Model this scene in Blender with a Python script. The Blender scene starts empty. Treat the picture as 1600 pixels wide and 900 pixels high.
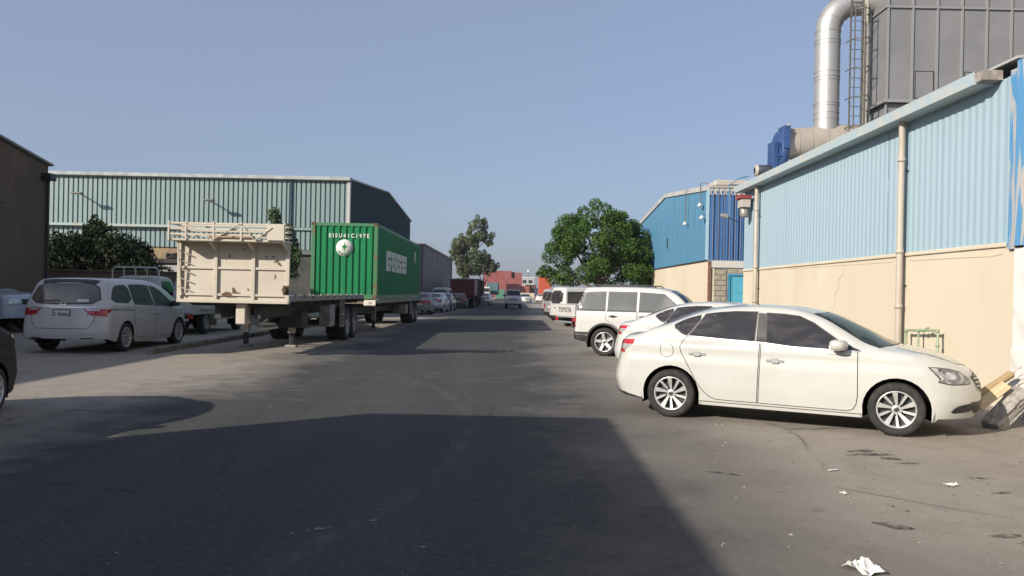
import bpy, bmesh, math, random
import numpy as np
from mathutils import Vector, Matrix
from mathutils.geometry import delaunay_2d_cdt

R = math.radians
SC = bpy.context.scene
COL = SC.collection
# ------------------------------------------------------------------ camera
cam_d = bpy.data.cameras.new('camera')
cam = bpy.data.objects.new('camera', cam_d); COL.objects.link(cam)
cam_d.sensor_width = 36.0
cam_d.lens = 36.0 * 1250 / 1600
cam_d.clip_start = 0.05; cam_d.clip_end = 9000
cam.location = (0, 0, 1.6)
cam.rotation_euler = (R(90), R(-1.2), 0)
cam_d.shift_x = -3 / 1600
cam_d.shift_y = 8 / 1600
SC.camera = cam
# ------------------------------------------------------------------ light
SUN_DX, SUN_DY = 1.68, 1.42          # ground shift of a shadow per metre of height
SUN_EL = math.atan(1 / math.hypot(SUN_DX, SUN_DY))
SUN_ROT = math.atan2(-SUN_DX, -SUN_DY) % (2 * math.pi)
wd = bpy.data.worlds.new('World'); SC.world = wd; wd.use_nodes = True
wn = wd.node_tree.nodes; wn.clear()
sky = wn.new('ShaderNodeTexSky'); sky.sky_type = 'NISHITA'; sky.sun_disc = False
sky.sun_elevation = SUN_EL; sky.sun_rotation = SUN_ROT
sky.altitude = 0; sky.air_density = 1.0; sky.dust_density = 2.1; sky.ozone_density = 5.5
bg = wn.new('ShaderNodeBackground'); bg.inputs['Strength'].default_value = 0.0525
wo = wn.new('ShaderNodeOutputWorld')
hz = wn.new('ShaderNodeMix'); hz.data_type = 'RGBA'; hz.blend_type = 'ADD'; hz.inputs[0].default_value = 1.0   # even airlight of the dusty day
hz.inputs[7].default_value = (3.15, 3.4, 4.25, 1)
wd.node_tree.links.new(sky.outputs[0], hz.inputs[6]); wd.node_tree.links.new(hz.outputs[2], bg.inputs[0]); wd.node_tree.links.new(bg.outputs[0], wo.inputs[0])
sd = bpy.data.lights.new('sun', 'SUN'); sd.energy = 5.0; sd.angle = R(0.55); sd.color = (1.0, 0.915, 0.79)
sun = bpy.data.objects.new('sun', sd); COL.objects.link(sun)
sun.rotation_euler = Vector((SUN_DX, SUN_DY, -1)).to_track_quat('-Z', 'Y').to_euler()
SC.view_settings.view_transform = 'Standard'
try: SC.view_settings.look = 'None'
except Exception: pass
SC.view_settings.gamma = 1.0
SC.view_settings.exposure = 0.4
SC.view_settings.use_curve_mapping = False
SC.render.engine = 'CYCLES'
SC.cycles.use_denoising = True
try: SC.cycles.denoiser = 'OPENIMAGEDENOISE'
except Exception: pass
SC.cycles.max_bounces = 6; SC.cycles.diffuse_bounces = 3; SC.cycles.glossy_bounces = 3
SC.cycles.transparent_max_bounces = 8; SC.cycles.caustics_reflective = False; SC.cycles.caustics_refractive = False

# ------------------------------------------------------------------ materials
MATS = {}
def mat(name, col, rough=0.6, metal=0.0, col2=None, scale=3.0, detail=6.0, lo=0.4, hi=0.62, bump=0.0, bscale=40.0,
        coat=0.0, spec=0.5, dist=0.0, stretch=None, col3=None, s3=0.6, lo3=0.55, hi3=0.75, trans=0.0, rough2=None, island=0.0, emit=None):
    if name in MATS: return MATS[name]
    k_ = .80; col, col2, col3 = (None if c is None else tuple(v*k_ for v in c) for c in (col, col2, col3))   # albedo level that goes with the exposure
    m = bpy.data.materials.new(name); MATS[name] = m; m.use_nodes = True
    nt = m.node_tree; n = nt.nodes; L = nt.links
    b = n['Principled BSDF']
    b.inputs['Base Color'].default_value = (*col, 1)
    b.inputs['Roughness'].default_value = rough; b.inputs['Metallic'].default_value = metal
    b.inputs['Coat Weight'].default_value = coat; b.inputs['Coat Roughness'].default_value = 0.06
    b.inputs['Specular IOR Level'].default_value = spec
    tc = n.new('ShaderNodeTexCoord'); src = tc.outputs['Object']
    if stretch:
        mp = n.new('ShaderNodeMapping'); mp.inputs['Scale'].default_value = stretch
        L.new(src, mp.inputs[0]); src = mp.outputs[0]
    def noise(s, d, di=0.0):
        x = n.new('ShaderNodeTexNoise'); x.inputs['Scale'].default_value = s; x.inputs['Detail'].default_value = d
        x.inputs['Distortion'].default_value = di; L.new(src, x.inputs['Vector']); return x.outputs['Fac']
    def ramp(f, a, c):
        x = n.new('ShaderNodeMapRange'); x.inputs[1].default_value = a; x.inputs[2].default_value = c; x.clamp = True
        L.new(f, x.inputs[0]); return x.outputs[0]
    def mix(f, a, c):
        x = n.new('ShaderNodeMix'); x.data_type = 'RGBA'
        L.new(f, x.inputs[0])
        for s, v in ((x.inputs[6], a), (x.inputs[7], c)):
            if isinstance(v, tuple): s.default_value = (*v, 1)
            else: L.new(v, s)
        return x.outputs[2]
    cur = col
    if col2 is not None:
        f = ramp(noise(scale, detail, dist), lo, hi); cur = mix(f, cur, col2)
        if rough2 is not None:
            x = n.new('ShaderNodeMapRange'); x.inputs[3].default_value = rough; x.inputs[4].default_value = rough2
            L.new(f, x.inputs[0]); L.new(x.outputs[0], b.inputs['Roughness'])
    if col3 is not None:
        cur = mix(ramp(noise(s3, 8.0, 0.4), lo3, hi3), cur, col3)
    if island > 0:
        g = n.new('ShaderNodeNewGeometry'); hs = n.new('ShaderNodeHueSaturation')
        x = n.new('ShaderNodeMapRange'); x.inputs[3].default_value = 1 - island; x.inputs[4].default_value = 1 + island
        L.new(g.outputs['Random Per Island'], x.inputs[0]); L.new(x.outputs[0], hs.inputs['Value'])
        if isinstance(cur, tuple): hs.inputs['Color'].default_value = (*cur, 1)
        else: L.new(cur, hs.inputs['Color'])
        cur = hs.outputs[0]
    if not isinstance(cur, tuple): L.new(cur, b.inputs['Base Color'])
    if bump > 0:
        bp = n.new('ShaderNodeBump'); bp.inputs['Strength'].default_value = bump; bp.inputs['Distance'].default_value = 0.02
        L.new(noise(bscale, 6.0), bp.inputs['Height']); L.new(bp.outputs[0], b.inputs['Normal'])
    if trans > 0: b.inputs['Transmission Weight'].default_value = trans
    return m

# ------------------------------------------------------------------ mesh building
class MB:
    """Collects shapes into one mesh."""
    def __init__(s): s.v = []; s.f = []; s.sm = []
    def add(s, vs, fs, smooth=False):
        o = len(s.v); s.v += [tuple(v) for v in vs]
        for f in fs: s.f.append([o + i for i in f]); s.sm.append(smooth)
        return s
    def box(s, x0, x1, y0, y1, z0, z1):
        return s.add([(x0,y0,z0),(x1,y0,z0),(x1,y1,z0),(x0,y1,z0),(x0,y0,z1),(x1,y0,z1),(x1,y1,z1),(x0,y1,z1)],
              [(3,2,1,0),(4,5,6,7),(0,1,5,4),(1,2,6,5),(2,3,7,6),(3,0,4,7)])
    def bbox(s, x0, x1, y0, y1, z0, z1, b=0.01):
        """box with chamfered edges"""
        b = min(b, (x1-x0)*.45, (y1-y0)*.45, (z1-z0)*.45)
        vs = []
        for X, x, xi in ((0,x0,x0+b),(1,x1,x1-b)):
            for Y, y, yi in ((0,y0,y0+b),(1,y1,y1-b)):
                for Z, z, zi in ((0,z0,z0+b),(1,z1,z1-b)):
                    vs += [(x,yi,zi),(xi,y,zi),(xi,yi,z)]
        def I(X,Y,Z,k): return (X*4+Y*2+Z)*3+k
        fs = [(I(0,0,0,0),I(0,0,1,0),I(0,1,1,0),I(0,1,0,0)),(I(1,0,0,0),I(1,1,0,0),I(1,1,1,0),I(1,0,1,0)),
              (I(0,0,0,1),I(1,0,0,1),I(1,0,1,1),I(0,0,1,1)),(I(0,1,0,1),I(0,1,1,1),I(1,1,1,1),I(1,1,0,1)),
              (I(0,0,0,2),I(0,1,0,2),I(1,1,0,2),I(1,0,0,2)),(I(0,0,1,2),I(1,0,1,2),I(1,1,1,2),I(0,1,1,2))]
        for a in (0,1):
            for c in (0,1):
                fs += [(I(0,a,c,1),I(0,a,c,2),I(1,a,c,2),I(1,a,c,1)),(I(a,0,c,0),I(a,0,c,2),I(a,1,c,2),I(a,1,c,0)),
                       (I(a,c,0,0),I(a,c,0,1),I(a,c,1,1),I(a,c,1,0))]
                for e in (0,1): fs.append((I(a,c,e,0),I(a,c,e,1),I(a,c,e,2)))
        return s.add(vs, fs)
    def obox(s, p, q, w, h, up=(0,0,1)):
        """bar of width w and height h from p to q"""
        p, q = Vector(p), Vector(q); d = (q-p).normalized(); u = Vector(up)
        if abs(d.dot(u)) > .98: u = Vector((1,0,0))
        a = d.cross(u).normalized() * w/2; c = a.cross(d).normalized() * h/2
        vs = [p-a-c,p+a-c,p+a+c,p-a+c,q-a-c,q+a-c,q+a+c,q-a+c]
        return s.add(vs, [(0,1,2,3),(7,6,5,4),(0,4,5,1),(1,5,6,2),(2,6,7,3),(3,7,4,0)])
    def tube(s, pts, r, n=10, caps=True):
        pts = [Vector(p) for p in pts]; rs = r if isinstance(r, (list,tuple)) else [r]*len(pts)
        vs = []; fs = []; ref = None
        for i, p in enumerate(pts):
            d = (pts[min(i+1,len(pts)-1)] - pts[max(i-1,0)]).normalized()
            if ref is None: ref = Vector((0,0,1)) if abs(d.z) < .9 else Vector((1,0,0))
            a = d.cross(ref).normalized(); c = d.cross(a).normalized(); ref = a.cross(d) if a.cross(d).length > 0 else ref
            ref = -c
            for k in range(n):
                t = 2*math.pi*k/n; vs.append(p + a*math.cos(t)*rs[i] + c*math.sin(t)*rs[i])
        for i in range(len(pts)-1):
            for k in range(n):
                fs.append((i*n+k, i*n+(k+1)%n, (i+1)*n+(k+1)%n, (i+1)*n+k))
        s.add(vs, fs, True)
        if caps:
            m = len(pts)-1
            s.add(vs[:n], [tuple(range(n))]); s.add(vs[m*n:], [tuple(range(n))[::-1]])
        return s
    def lathe(s, prof, axis='y', n=24, c=(0,0,0), smooth=True, a0=0.0, a1=2*math.pi):
        """prof: (radius, along)"""
        vs = []; fs = []; full = abs(a1-a0-2*math.pi) < 1e-6; N = n if full else n+1
        for k in range(N):
            t = a0 + (a1-a0)*k/n; ct, st = math.cos(t), math.sin(t)
            for r_, h in prof:
                if axis == 'y': vs.append((c[0]+r_*ct, c[1]+h, c[2]+r_*st))
                elif axis == 'z': vs.append((c[0]+r_*ct, c[1]+r_*st, c[2]+h))
                else: vs.append((c[0]+h, c[1]+r_*ct, c[2]+r_*st))
        m = len(prof)
        for k in range(n):
            k2 = (k+1) % N
            for j in range(m-1): fs.append((k*m+j, k*m+j+1, k2*m+j+1, k2*m+j))
        return s.add(vs, fs, smooth)
    def prism(s, poly, lo, hi, axis='y'):
        n = len(poly)
        def P(a, b, h):
            return (a,h,b) if axis == 'y' else ((h,a,b) if axis == 'x' else (a,b,h))
        vs = [P(a,b,lo) for a,b in poly] + [P(a,b,hi) for a,b in poly]
        fs = [tuple(range(n)), tuple(range(2*n-1,n-1,-1))] + [(i,n+i,n+(i+1)%n,(i+1)%n) for i in range(n)]
        return s.add(vs, fs)
    def mesh(s, name='m'):
        me = bpy.data.meshes.new(name); me.from_pydata(s.v, [], s.f)
        me.polygons.foreach_set('use_smooth', s.sm)
        bm = bmesh.new(); bm.from_mesh(me); bmesh.ops.recalc_face_normals(bm, faces=bm.faces); bm.to_mesh(me); bm.free()
        me.update(); return me
    def build(s, name, m, parent=None, loc=None, kind=None):
        return link(name, s.mesh(name), m, parent, loc, kind)

def link(name, me, m=None, parent=None, loc=None, kind=None, rotz=None):
    if m is not None and len(me.materials) == 0: me.materials.append(m)
    o = bpy.data.objects.new(name, me); COL.objects.link(o)
    if parent is not None: o.parent = parent
    if loc is not None: o.location = loc
    if rotz is not None: o.rotation_euler = (0,0,rotz)
    if kind: o['kind'] = kind
    return o
def tag(o, label, cat, group=None):
    o['label'] = label; o['category'] = cat
    if group: o['group'] = group
    return o
def thing(name, label, cat, loc=(0,0,0), rotz=0.0, group=None):
    o = bpy.data.objects.new(name, None); COL.objects.link(o); o.empty_display_size = .2
    o.location = loc; o.rotation_euler = (0,0,rotz)
    return tag(o, label, cat, group)
def copy_tree(o, parent=None):
    c = o.copy(); COL.objects.link(c)
    if parent is not None: c.parent = parent
    for ch in list(o.children): copy_tree(ch, c)
    return c
def struct(o): o['kind'] = 'structure'; return o

def text_mesh(txt, size, depth=0.004, align='CENTER', bold=0.0):
    cu = bpy.data.curves.new('t', 'FONT'); cu.body = txt; cu.size = size; cu.extrude = depth/2; cu.align_x = align; cu.align_y = 'CENTER'
    cu.offset = bold; cu.resolution_u = 2
    o = bpy.data.objects.new('t', cu); COL.objects.link(o)
    dg = bpy.context.evaluated_depsgraph_get(); me = bpy.data.meshes.new_from_object(o.evaluated_get(dg))
    bpy.data.objects.remove(o); bpy.data.curves.remove(cu); return me

# ------------------------------------------------------------------ vehicle bodies: one smooth surface cut into panels
def pchip(pts):
    x = np.array([p[0] for p in pts], float); y = np.array([p[1] for p in pts], float)
    o = np.argsort(x); x, y = x[o], y[o]
    h = np.diff(x); d = np.diff(y)/h; n = len(x); m = np.zeros(n)
    if n == 2: m[:] = d[0]
    else:
        for i in range(1, n-1):
            if d[i-1]*d[i] > 0:
                w1 = 2*h[i]+h[i-1]; w2 = h[i]+2*h[i-1]; m[i] = (w1+w2)/(w1/d[i-1]+w2/d[i])
        m[0], m[-1] = d[0], d[-1]
    def f(q):
        q = np.clip(np.asarray(q, float), x[0], x[-1]); i = np.clip(np.searchsorted(x, q)-1, 0, n-2)
        t = (q-x[i])/h[i]; t2 = t*t; t3 = t2*t
        return (2*t3-3*t2+1)*y[i] + (t3-2*t2+t)*h[i]*m[i] + (-2*t3+3*t2)*y[i+1] + (t3-t2)*h[i]*m[i+1]
    return f
def smax(a, b, k): return np.maximum(a, b) + np.maximum(k-np.abs(a-b), 0)**2/(4*k)

def densify(poly, h):
    out = []
    for i, p in enumerate(poly):
        q = poly[(i+1) % len(poly)]; n = max(1, int(math.ceil(math.hypot(q[0]-p[0], q[1]-p[1])/h)))
        for k in range(n): out.append((p[0]+(q[0]-p[0])*k/n, p[1]+(q[1]-p[1])*k/n))
    return out
def chaikin(poly, it=2, t=0.25):
    for _ in range(it):
        o = []
        for i, p in enumerate(poly):
            q = poly[(i+1) % len(poly)]
            o += [(p[0]*(1-t)+q[0]*t, p[1]*(1-t)+q[1]*t), (p[0]*t+q[0]*(1-t), p[1]*t+q[1]*(1-t))]
        poly = o
    return poly
def area2(poly): return sum(p[0]*q[1]-q[0]*p[1] for p, q in zip(poly, poly[1:]+poly[:1]))
def grow(poly, w):
    if area2(poly) < 0: poly = poly[::-1]
    n = len(poly); out = []
    for i in range(n):
        a, b, c = poly[i-1], poly[i], poly[(i+1) % n]
        e1 = (b[0]-a[0], b[1]-a[1]); e2 = (c[0]-b[0], c[1]-b[1])
        l1 = math.hypot(*e1) or 1e-9; l2 = math.hypot(*e2) or 1e-9
        n1 = (e1[1]/l1, -e1[0]/l1); n2 = (e2[1]/l2, -e2[0]/l2)
        m = (n1[0]+n2[0], n1[1]+n2[1]); d = max(0.5, 1+n1[0]*n2[0]+n1[1]*n2[1])
        out.append((b[0]+m[0]*w/d, b[1]+m[1]*w/d))
    return out
def inside(poly, pts):
    P = np.array(poly); x, y = pts[:,0], pts[:,1]; r = np.zeros(len(pts), bool); j = len(P)-1
    for i in range(len(P)):
        c = ((P[i,1] > y) != (P[j,1] > y))
        with np.errstate(divide='ignore', invalid='ignore'):
            r ^= c & (x < (P[j,0]-P[i,0])*(y-P[i,1])/(P[j,1]-P[i,1])+P[i,0])
        j = i
    return r
def triangulate(poly, h):
    """fill of a 2-D outline with about evenly spaced inner points; returns pts, tris, index of outline vertex or -1"""
    P = np.array(poly); lo, hi = P.min(0), P.max(0)
    gx = np.arange(lo[0]+h*.5, hi[0], h); gy = np.arange(lo[1]+h*.5, hi[1], h)
    inner = np.zeros((0,2))
    if len(gx) and len(gy):
        g = np.stack(np.meshgrid(gx, gy), -1).reshape(-1,2); g = g[inside(poly, g)]
        if len(g):
            keep = np.ones(len(g), bool)
            for i in range(len(P)):
                a, b = P[i], P[(i+1) % len(P)]; ab = b-a; L = (ab*ab).sum() or 1e-12
                t = np.clip(((g-a)@ab)/L, 0, 1); keep &= np.hypot(*(g-(a+t[:,None]*ab)).T) > h*.35
            inner = g[keep]
    pts = [Vector(p) for p in P] + [Vector(p) for p in inner]
    n = len(P)
    v, e, f, ov, oe, of = delaunay_2d_cdt(pts, [], [list(range(n))], 1, 1e-6)
    idx = [min([k for k in o if k < n], default=-1) for o in ov]
    return np.array([(p.x, p.y) for p in v]), [tuple(t) for t in f], idx

PANELS = {}
def cached(key, make):
    if key not in PANELS: PANELS[key] = make()
    return PANELS[key].copy()
class Body:
    def __init__(s, S):
        s.S = S
        s.top_f = pchip(S['prof']); s.low_f = pchip(S['sec']); s.belt_f = pchip(S['belt']); s.nose_f = pchip(S['nose']); s.tail_f = pchip(S['tail'])
        s.plan_f = pchip(S.get('plan', [(-9,0),(9,0)]))
        cr = S.get('crown', .05); s.crown_f = pchip(cr if isinstance(cr, list) else [(-9,cr),(9,cr)])
        s.k1 = S.get('k1', .07); s.k2 = S.get('k2', .08); s.h = S.get('h', .06)
        s.W = max(p[1] for p in S['sec']); s.key = repr(sorted((k, repr(v)) for k, v in S.items()))
    def half(s, x, z):
        d = z - s.belt_f(x); sh, tum = s.S.get('shoulder', .02), s.S.get('tumble', .42)
        t = np.clip((d+.07)/.13, 0, 1); g = sh*t*t*(3-2*t) + tum*np.maximum(d, 0)**1.08
        return s.low_f(z) - g - s.plan_f(x)
    def top(s, x, y): return s.top_f(x) - s.crown_f(x)*(np.abs(y)/s.W)**2.4
    def front(s, y, z): return s.nose_f(z) - s.S.get('fset', .40)*np.minimum(y/s.W, 1.3)**s.S.get('fpow', 3.0)
    def rear(s, y, z): return s.tail_f(z) + s.S.get('rset', .22)*np.minimum(y/s.W, 1.3)**s.S.get('rpow', 3.4)
    def F(s, x, y, z):
        y = np.sqrt(y*y+1e-8)
        a = smax(y-s.half(x, z), z-s.top(x, y), s.k1)
        c = smax(x-s.front(y, z), s.rear(y, z)-x, .01)
        return smax(a, c, s.k2)
    def grad(s, P):
        e = 1e-3; x, y, z = P.T
        G = np.stack([s.F(x+e,y,z)-s.F(x-e,y,z), s.F(x,y+e,z)-s.F(x,y-e,z), s.F(x,y,z+e)-s.F(x,y,z-e)], -1)
        return G/np.maximum(np.linalg.norm(G, axis=1, keepdims=True), 1e-9)
    def polish(s, P):
        for _ in range(6):
            f = s.F(*P.T); P = P - .9*f[:,None]*s.grad(P)
        return P
    def solve(s, A, chart):
        """A (n,2) chart coordinates -> points on the surface"""
        a, b = A.T; n = len(A)
        lo, hi = {'side': (0.0, 1.6), 'top': (.3, 4.0), 'front': (s.S['xm'], s.S['xm']+6), 'rear': (s.S['xm'], s.S['xm']-8)}[chart]
        lo = np.full(n, lo); hi = np.full(n, hi)
        def pt(t):
            return {'side': (a,t,b), 'top': (a,b,t), 'front': (t,a,b), 'rear': (t,a,b)}[chart]
        for _ in range(34):
            m = (lo+hi)/2; ins = s.F(*pt(m)) < 0; lo = np.where(ins, m, lo); hi = np.where(ins, hi, m)
        return np.stack(pt((lo+hi)/2), -1)
    # --- seams between the charts
    def fixed(s, x=None, y=None, z=None, front=None):
        n = max(np.size(q) for q in (x, y, z) if q is not None) if any(q is not None for q in (x,y,z)) else 1
        fx, fy, fz = x is None, y is None, z is None
        X = np.full(n, s.S['xm']) if fx else np.broadcast_to(x, (n,)).astype(float)
        Y = np.full(n, s.W*.8) if fy else np.broadcast_to(y, (n,)).astype(float)
        Z = np.full(n, .7) if fz else np.broadcast_to(z, (n,)).astype(float)
        if fx: X = s.front(Y, Z) if front else s.rear(Y, Z)
        for _ in range(60):
            if fz: Z = .5*Z + .5*(s.top(X, Y)-s.k1/4)
            if fy: Y = .5*Y + .5*np.maximum(s.half(X, Z)-s.k1/4, .05)
            if fx: X = .5*X + .5*((s.front(Y, Z)-s.k2/4) if front else (s.rear(Y, Z)+s.k2/4))
        P = np.stack([X, Y, Z], -1)
        return P
    def build(s):
        return cached((s.key,), s.build_)
    def build_(s):
        S = s.S; h = s.h
        T = {f: s.fixed(front=f)[0] for f in (True, False)}
        nx = int((T[True][0]-T[False][0])/h)
        xs = np.linspace(T[False][0], T[True][0], nx)
        topc = s.polish(s.fixed(x=xs))                                   # side/top seam, rear to front
        # guard against folds in the seam
        bot = S['bottom']; zb = [bot[0][1], bot[-1][1]]
        zf = np.linspace(zb[1], topc[-1][2], max(4, int((topc[-1][2]-zb[1])/h)))
        zr = np.linspace(zb[0], topc[0][2], max(4, int((topc[0][2]-zb[0])/h)))
        fc = s.polish(s.fixed(z=zf[:-1], front=True)); rc = s.polish(s.fixed(z=zr[:-1], front=False))
        fc = np.vstack([fc, topc[-1:]]); rc = np.vstack([rc, topc[:1]])  # bottom to top
        # side outline: bottom (rear to front), front seam up, top seam back, rear seam down
        b2 = [(rc[0][0], rc[0][2])] + [p for p in s.bottom_line() if rc[0][0]+.01 < p[0] < fc[0][0]-.01] + [(fc[0][0], fc[0][2])]
        b2 = densify_open(b2, h)
        b3 = s.solve(np.array(b2), 'side'); b3[0] = rc[0]; b3[-1] = fc[0]
        ring = np.vstack([b3, fc[1:], topc[::-1][1:], rc[::-1][1:-1]])
        out = []
        pieces = []
        def chart(ring3, axes, name, flip):
            poly = [(p[axes[0]], p[axes[1]]) for p in ring3]
            pts, tris, idx = triangulate(poly, h)
            V = np.zeros((len(pts), 3)); miss = [i for i, k in enumerate(idx) if k < 0]
            for i, k in enumerate(idx):
                if k >= 0: V[i] = ring3[k]
            if miss: V[miss] = s.solve(pts[miss], name)
            N = s.grad(V)
            pieces.append((V, tris, N))
            return V, tris, N
        V, t, N = chart(ring, (0,2), 'side', 0)
        m = np.array([1,-1,1.]); pieces.append((V*m, t, N*m))
        # front
        yl = np.linspace(-1, 1, max(6, int(2*topc[-1][1]/h)))
        ft = np.stack([np.zeros_like(yl), yl*topc[-1][1], np.zeros_like(yl)], -1)
        fx = s.fixed_ft(ft[:,1], True); ft = s.polish(fx); ft[0] = topc[-1]*m; ft[-1] = topc[-1]
        fb = s.solve(np.stack([np.linspace(-fc[0][1], fc[0][1], len(yl)), np.full(len(yl), fc[0][2])], -1), 'front'); fb[0] = fc[0]*m; fb[-1] = fc[0]
        ring = np.vstack([fb, fc[1:], ft[::-1][1:], (fc*m)[::-1][1:-1]])
        chart(ring, (1,2), 'front', 0)
        rt = s.polish(s.fixed_ft(yl*topc[0][1], False)); rt[0] = topc[0]*m; rt[-1] = topc[0]
        rb = s.solve(np.stack([np.linspace(-rc[0][1], rc[0][1], len(yl)), np.full(len(yl), rc[0][2])], -1), 'rear'); rb[0] = rc[0]*m; rb[-1] = rc[0]
        ring = np.vstack([rb, rc[1:], rt[::-1][1:], (rc*m)[::-1][1:-1]])
        chart(ring, (1,2), 'rear', 0)
        ring = np.vstack([topc*m, ft[1:], topc[::-1][1:], rt[::-1][1:-1]])
        chart(ring, (0,1), 'top', 0)
        return patches_mesh(pieces)
    def fixed_ft(s, ys, front):
        P = s.fixed(y=np.abs(ys), front=front); P[:,1] = ys; return P
    def bottom_line(s):
        S = s.S; out = []; bot = S['bottom']; f = lambda x: np.interp(x, [p[0] for p in bot], [p[1] for p in bot])
        arches = sorted(S['arches'])
        xs = [p[0] for p in bot]
        cur = []
        for x, z in bot:
            if not any(abs(x-ax) < ar for ax, az, ar in arches): cur.append((x, z))
        for ax, az, ar in arches:
            n = 22; a_pts = []
            for k in range(n+1):
                t = math.pi*1.25 - (math.pi*1.5)*k/n; px, pz = ax+ar*math.cos(t), az+ar*math.sin(t)
                if pz > f(px)+.002: a_pts.append((px, pz))
            if a_pts:
                x0 = min(p[0] for p in a_pts); 
                l, r_ = a_pts[0], a_pts[-1]
                a_pts = [(l[0]-.001, float(f(l[0])))] + a_pts + [(r_[0]+.001, float(f(r_[0])))]
            cur = [p for p in cur if p[0] < ax-ar] + a_pts + [p for p in cur if p[0] > ax+ar]
        return cur
    # --- panels laid on the surface
    def panel(s, poly, chart, off=.003, sign=1, h=None):
        return cached((s.key, tuple(poly), chart, off, sign, h), lambda: s.panel_(poly, chart, off, sign, h))
    def panel_(s, poly, chart, off, sign, h):
        h = h or s.h
        poly = densify(poly, h); pts, tris, idx = triangulate(poly, h)
        if chart == 'side':
            V = s.solve(pts, 'side')
        else: V = s.solve(pts, chart)
        N = s.grad(V); V = V + N*off
        if chart == 'side' and sign < 0:
            m = np.array([1,-1,1.]); V = V*m; N = N*m
        return patches_mesh([(V, tris, N)])

def densify_open(p, h):
    out = []
    for a, b in zip(p, p[1:]):
        n = max(1, int(math.ceil(math.hypot(b[0]-a[0], b[1]-a[1])/h)))
        for k in range(n): out.append((a[0]+(b[0]-a[0])*k/n, a[1]+(b[1]-a[1])*k/n))
    return out + [p[-1]]
def patches_mesh(pieces):
    vs, fs, ns, o = [], [], [], 0
    for V, tris, N in pieces:
        for t in tris:
            a, b, c = V[t[0]], V[t[1]], V[t[2]]
            if np.dot(np.cross(b-a, c-a), N[t[0]]+N[t[1]]+N[t[2]]) < 0: t = (t[0], t[2], t[1])
            fs.append((t[0]+o, t[1]+o, t[2]+o))
        vs += V.tolist(); ns += N.tolist(); o += len(V)
    me = bpy.data.meshes.new('panel'); me.from_pydata(vs, [], fs)
    me.polygons.foreach_set('use_smooth', [True]*len(fs)); me.update()
    me.normals_split_custom_set_from_vertices(ns)
    return me
# ------------------------------------------------------------------ vehicle materials
def paint(name, col, rough=.28, coat=.8, dust=(.55,.5,.42), amt=.66):
    return mat(name, col, rough, coat=coat, col2=tuple(c*.93 for c in col), scale=2.2, lo=.42, hi=.7,
               col3=tuple(c*.75+d*.25*max(col) for c, d in zip(col, dust)), s3=1.3, lo3=.5, hi3=.85, rough2=rough+.12)
M_GLASS = mat('tinted_glass', (.036,.034,.038), .05, spec=.45, col2=(.085,.08,.085), scale=2.2, lo=.48, hi=.78, rough2=.14, dist=1.5, stretch=(.6,1,1.6))  # paler streaks in the colour painted for reflections and a hint of interior
M_GLASS2 = mat('dusty_glass', (.12,.125,.12), .10, spec=.9, col2=(.30,.29,.26), scale=1.0, lo=.45, hi=.75, rough2=.22)
M_WSHIELD = mat('windscreen_glass', (.035,.05,.053), .06, spec=.25)
M_BLACK = mat('black_trim', (.018,.018,.019), .45, col2=(.04,.038,.035), scale=5)
M_RUBBER = mat('tyre_rubber', (.018,.017,.017), .82, col2=(.045,.041,.036), scale=9, lo=.42, hi=.72, bump=.25, bscale=60)
M_VOID = mat('underbody_black', (.01,.01,.01), .9, spec=.1)
M_ALLOY = mat('alloy_silver', (.72,.72,.71), .32, .55, col2=(.58,.57,.55), scale=14, lo=.45, hi=.75)
M_ALLOYD = mat('alloy_dark', (.045,.045,.047), .5, .3)
M_CHROME = mat('chrome', (.80,.80,.80), .30, .75)
M_RED = mat('tail_lamp_red', (.42,.012,.02), .08, coat=.6, col2=(.55,.03,.04), scale=30)
M_LAMPW = mat('lamp_clear', (.72,.72,.74), .08, .35, coat=.7, col2=(.40,.41,.44), scale=16, lo=.45, hi=.6)
M_LAMPD = mat('lamp_smoked', (.22,.235,.27), .08, .55, coat=.8, col2=(.55,.56,.60), scale=11, lo=.5, hi=.62)
M_AMBER = mat('lamp_amber', (.75,.22,.02), .1, coat=.5)
M_SEAM = mat('panel_gap', (.035,.034,.032), .8, spec=.1)
M_PLATE = mat('number_plate', (.78,.77,.72), .4)
M_INK = mat('ink_black', (.02,.02,.02), .5)
M_PLY = mat('plate_yellow', (.75,.50,.05), .4)
P_PEARL = paint('pearl_white_paint', (.62,.617,.58), .2, .9)
P_WHITE = paint('white_paint', (.61,.605,.585), .3, .5)
P_WHITE2 = paint('dusty_white_paint', (.62,.605,.565), .42, .3)
P_SILVER = mat('silver_paint', (.52,.54,.56), .3, .5, coat=.5, col2=(.46,.47,.48), scale=2)
P_DARK = mat('dark_brown_paint', (.010,.009,.009), .5, .0, coat=0, spec=.15, col2=(.02,.018,.016), scale=2)
P_LBLUE = paint('pale_blue_paint', (.50,.57,.64), .3, .5)
P_NAVY = mat('dark_blue_paint', (.03,.04,.06), .3, coat=.5, col2=(.05,.055,.065), scale=2)
P_GREENC = mat('green_paint', (.03,.10,.06), .3, coat=.5, col2=(.05,.11,.07), scale=2)
P_DUSTY = mat('dust_covered_paint', (.16,.14,.11), .8, col2=(.10,.09,.08), scale=2)

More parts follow.
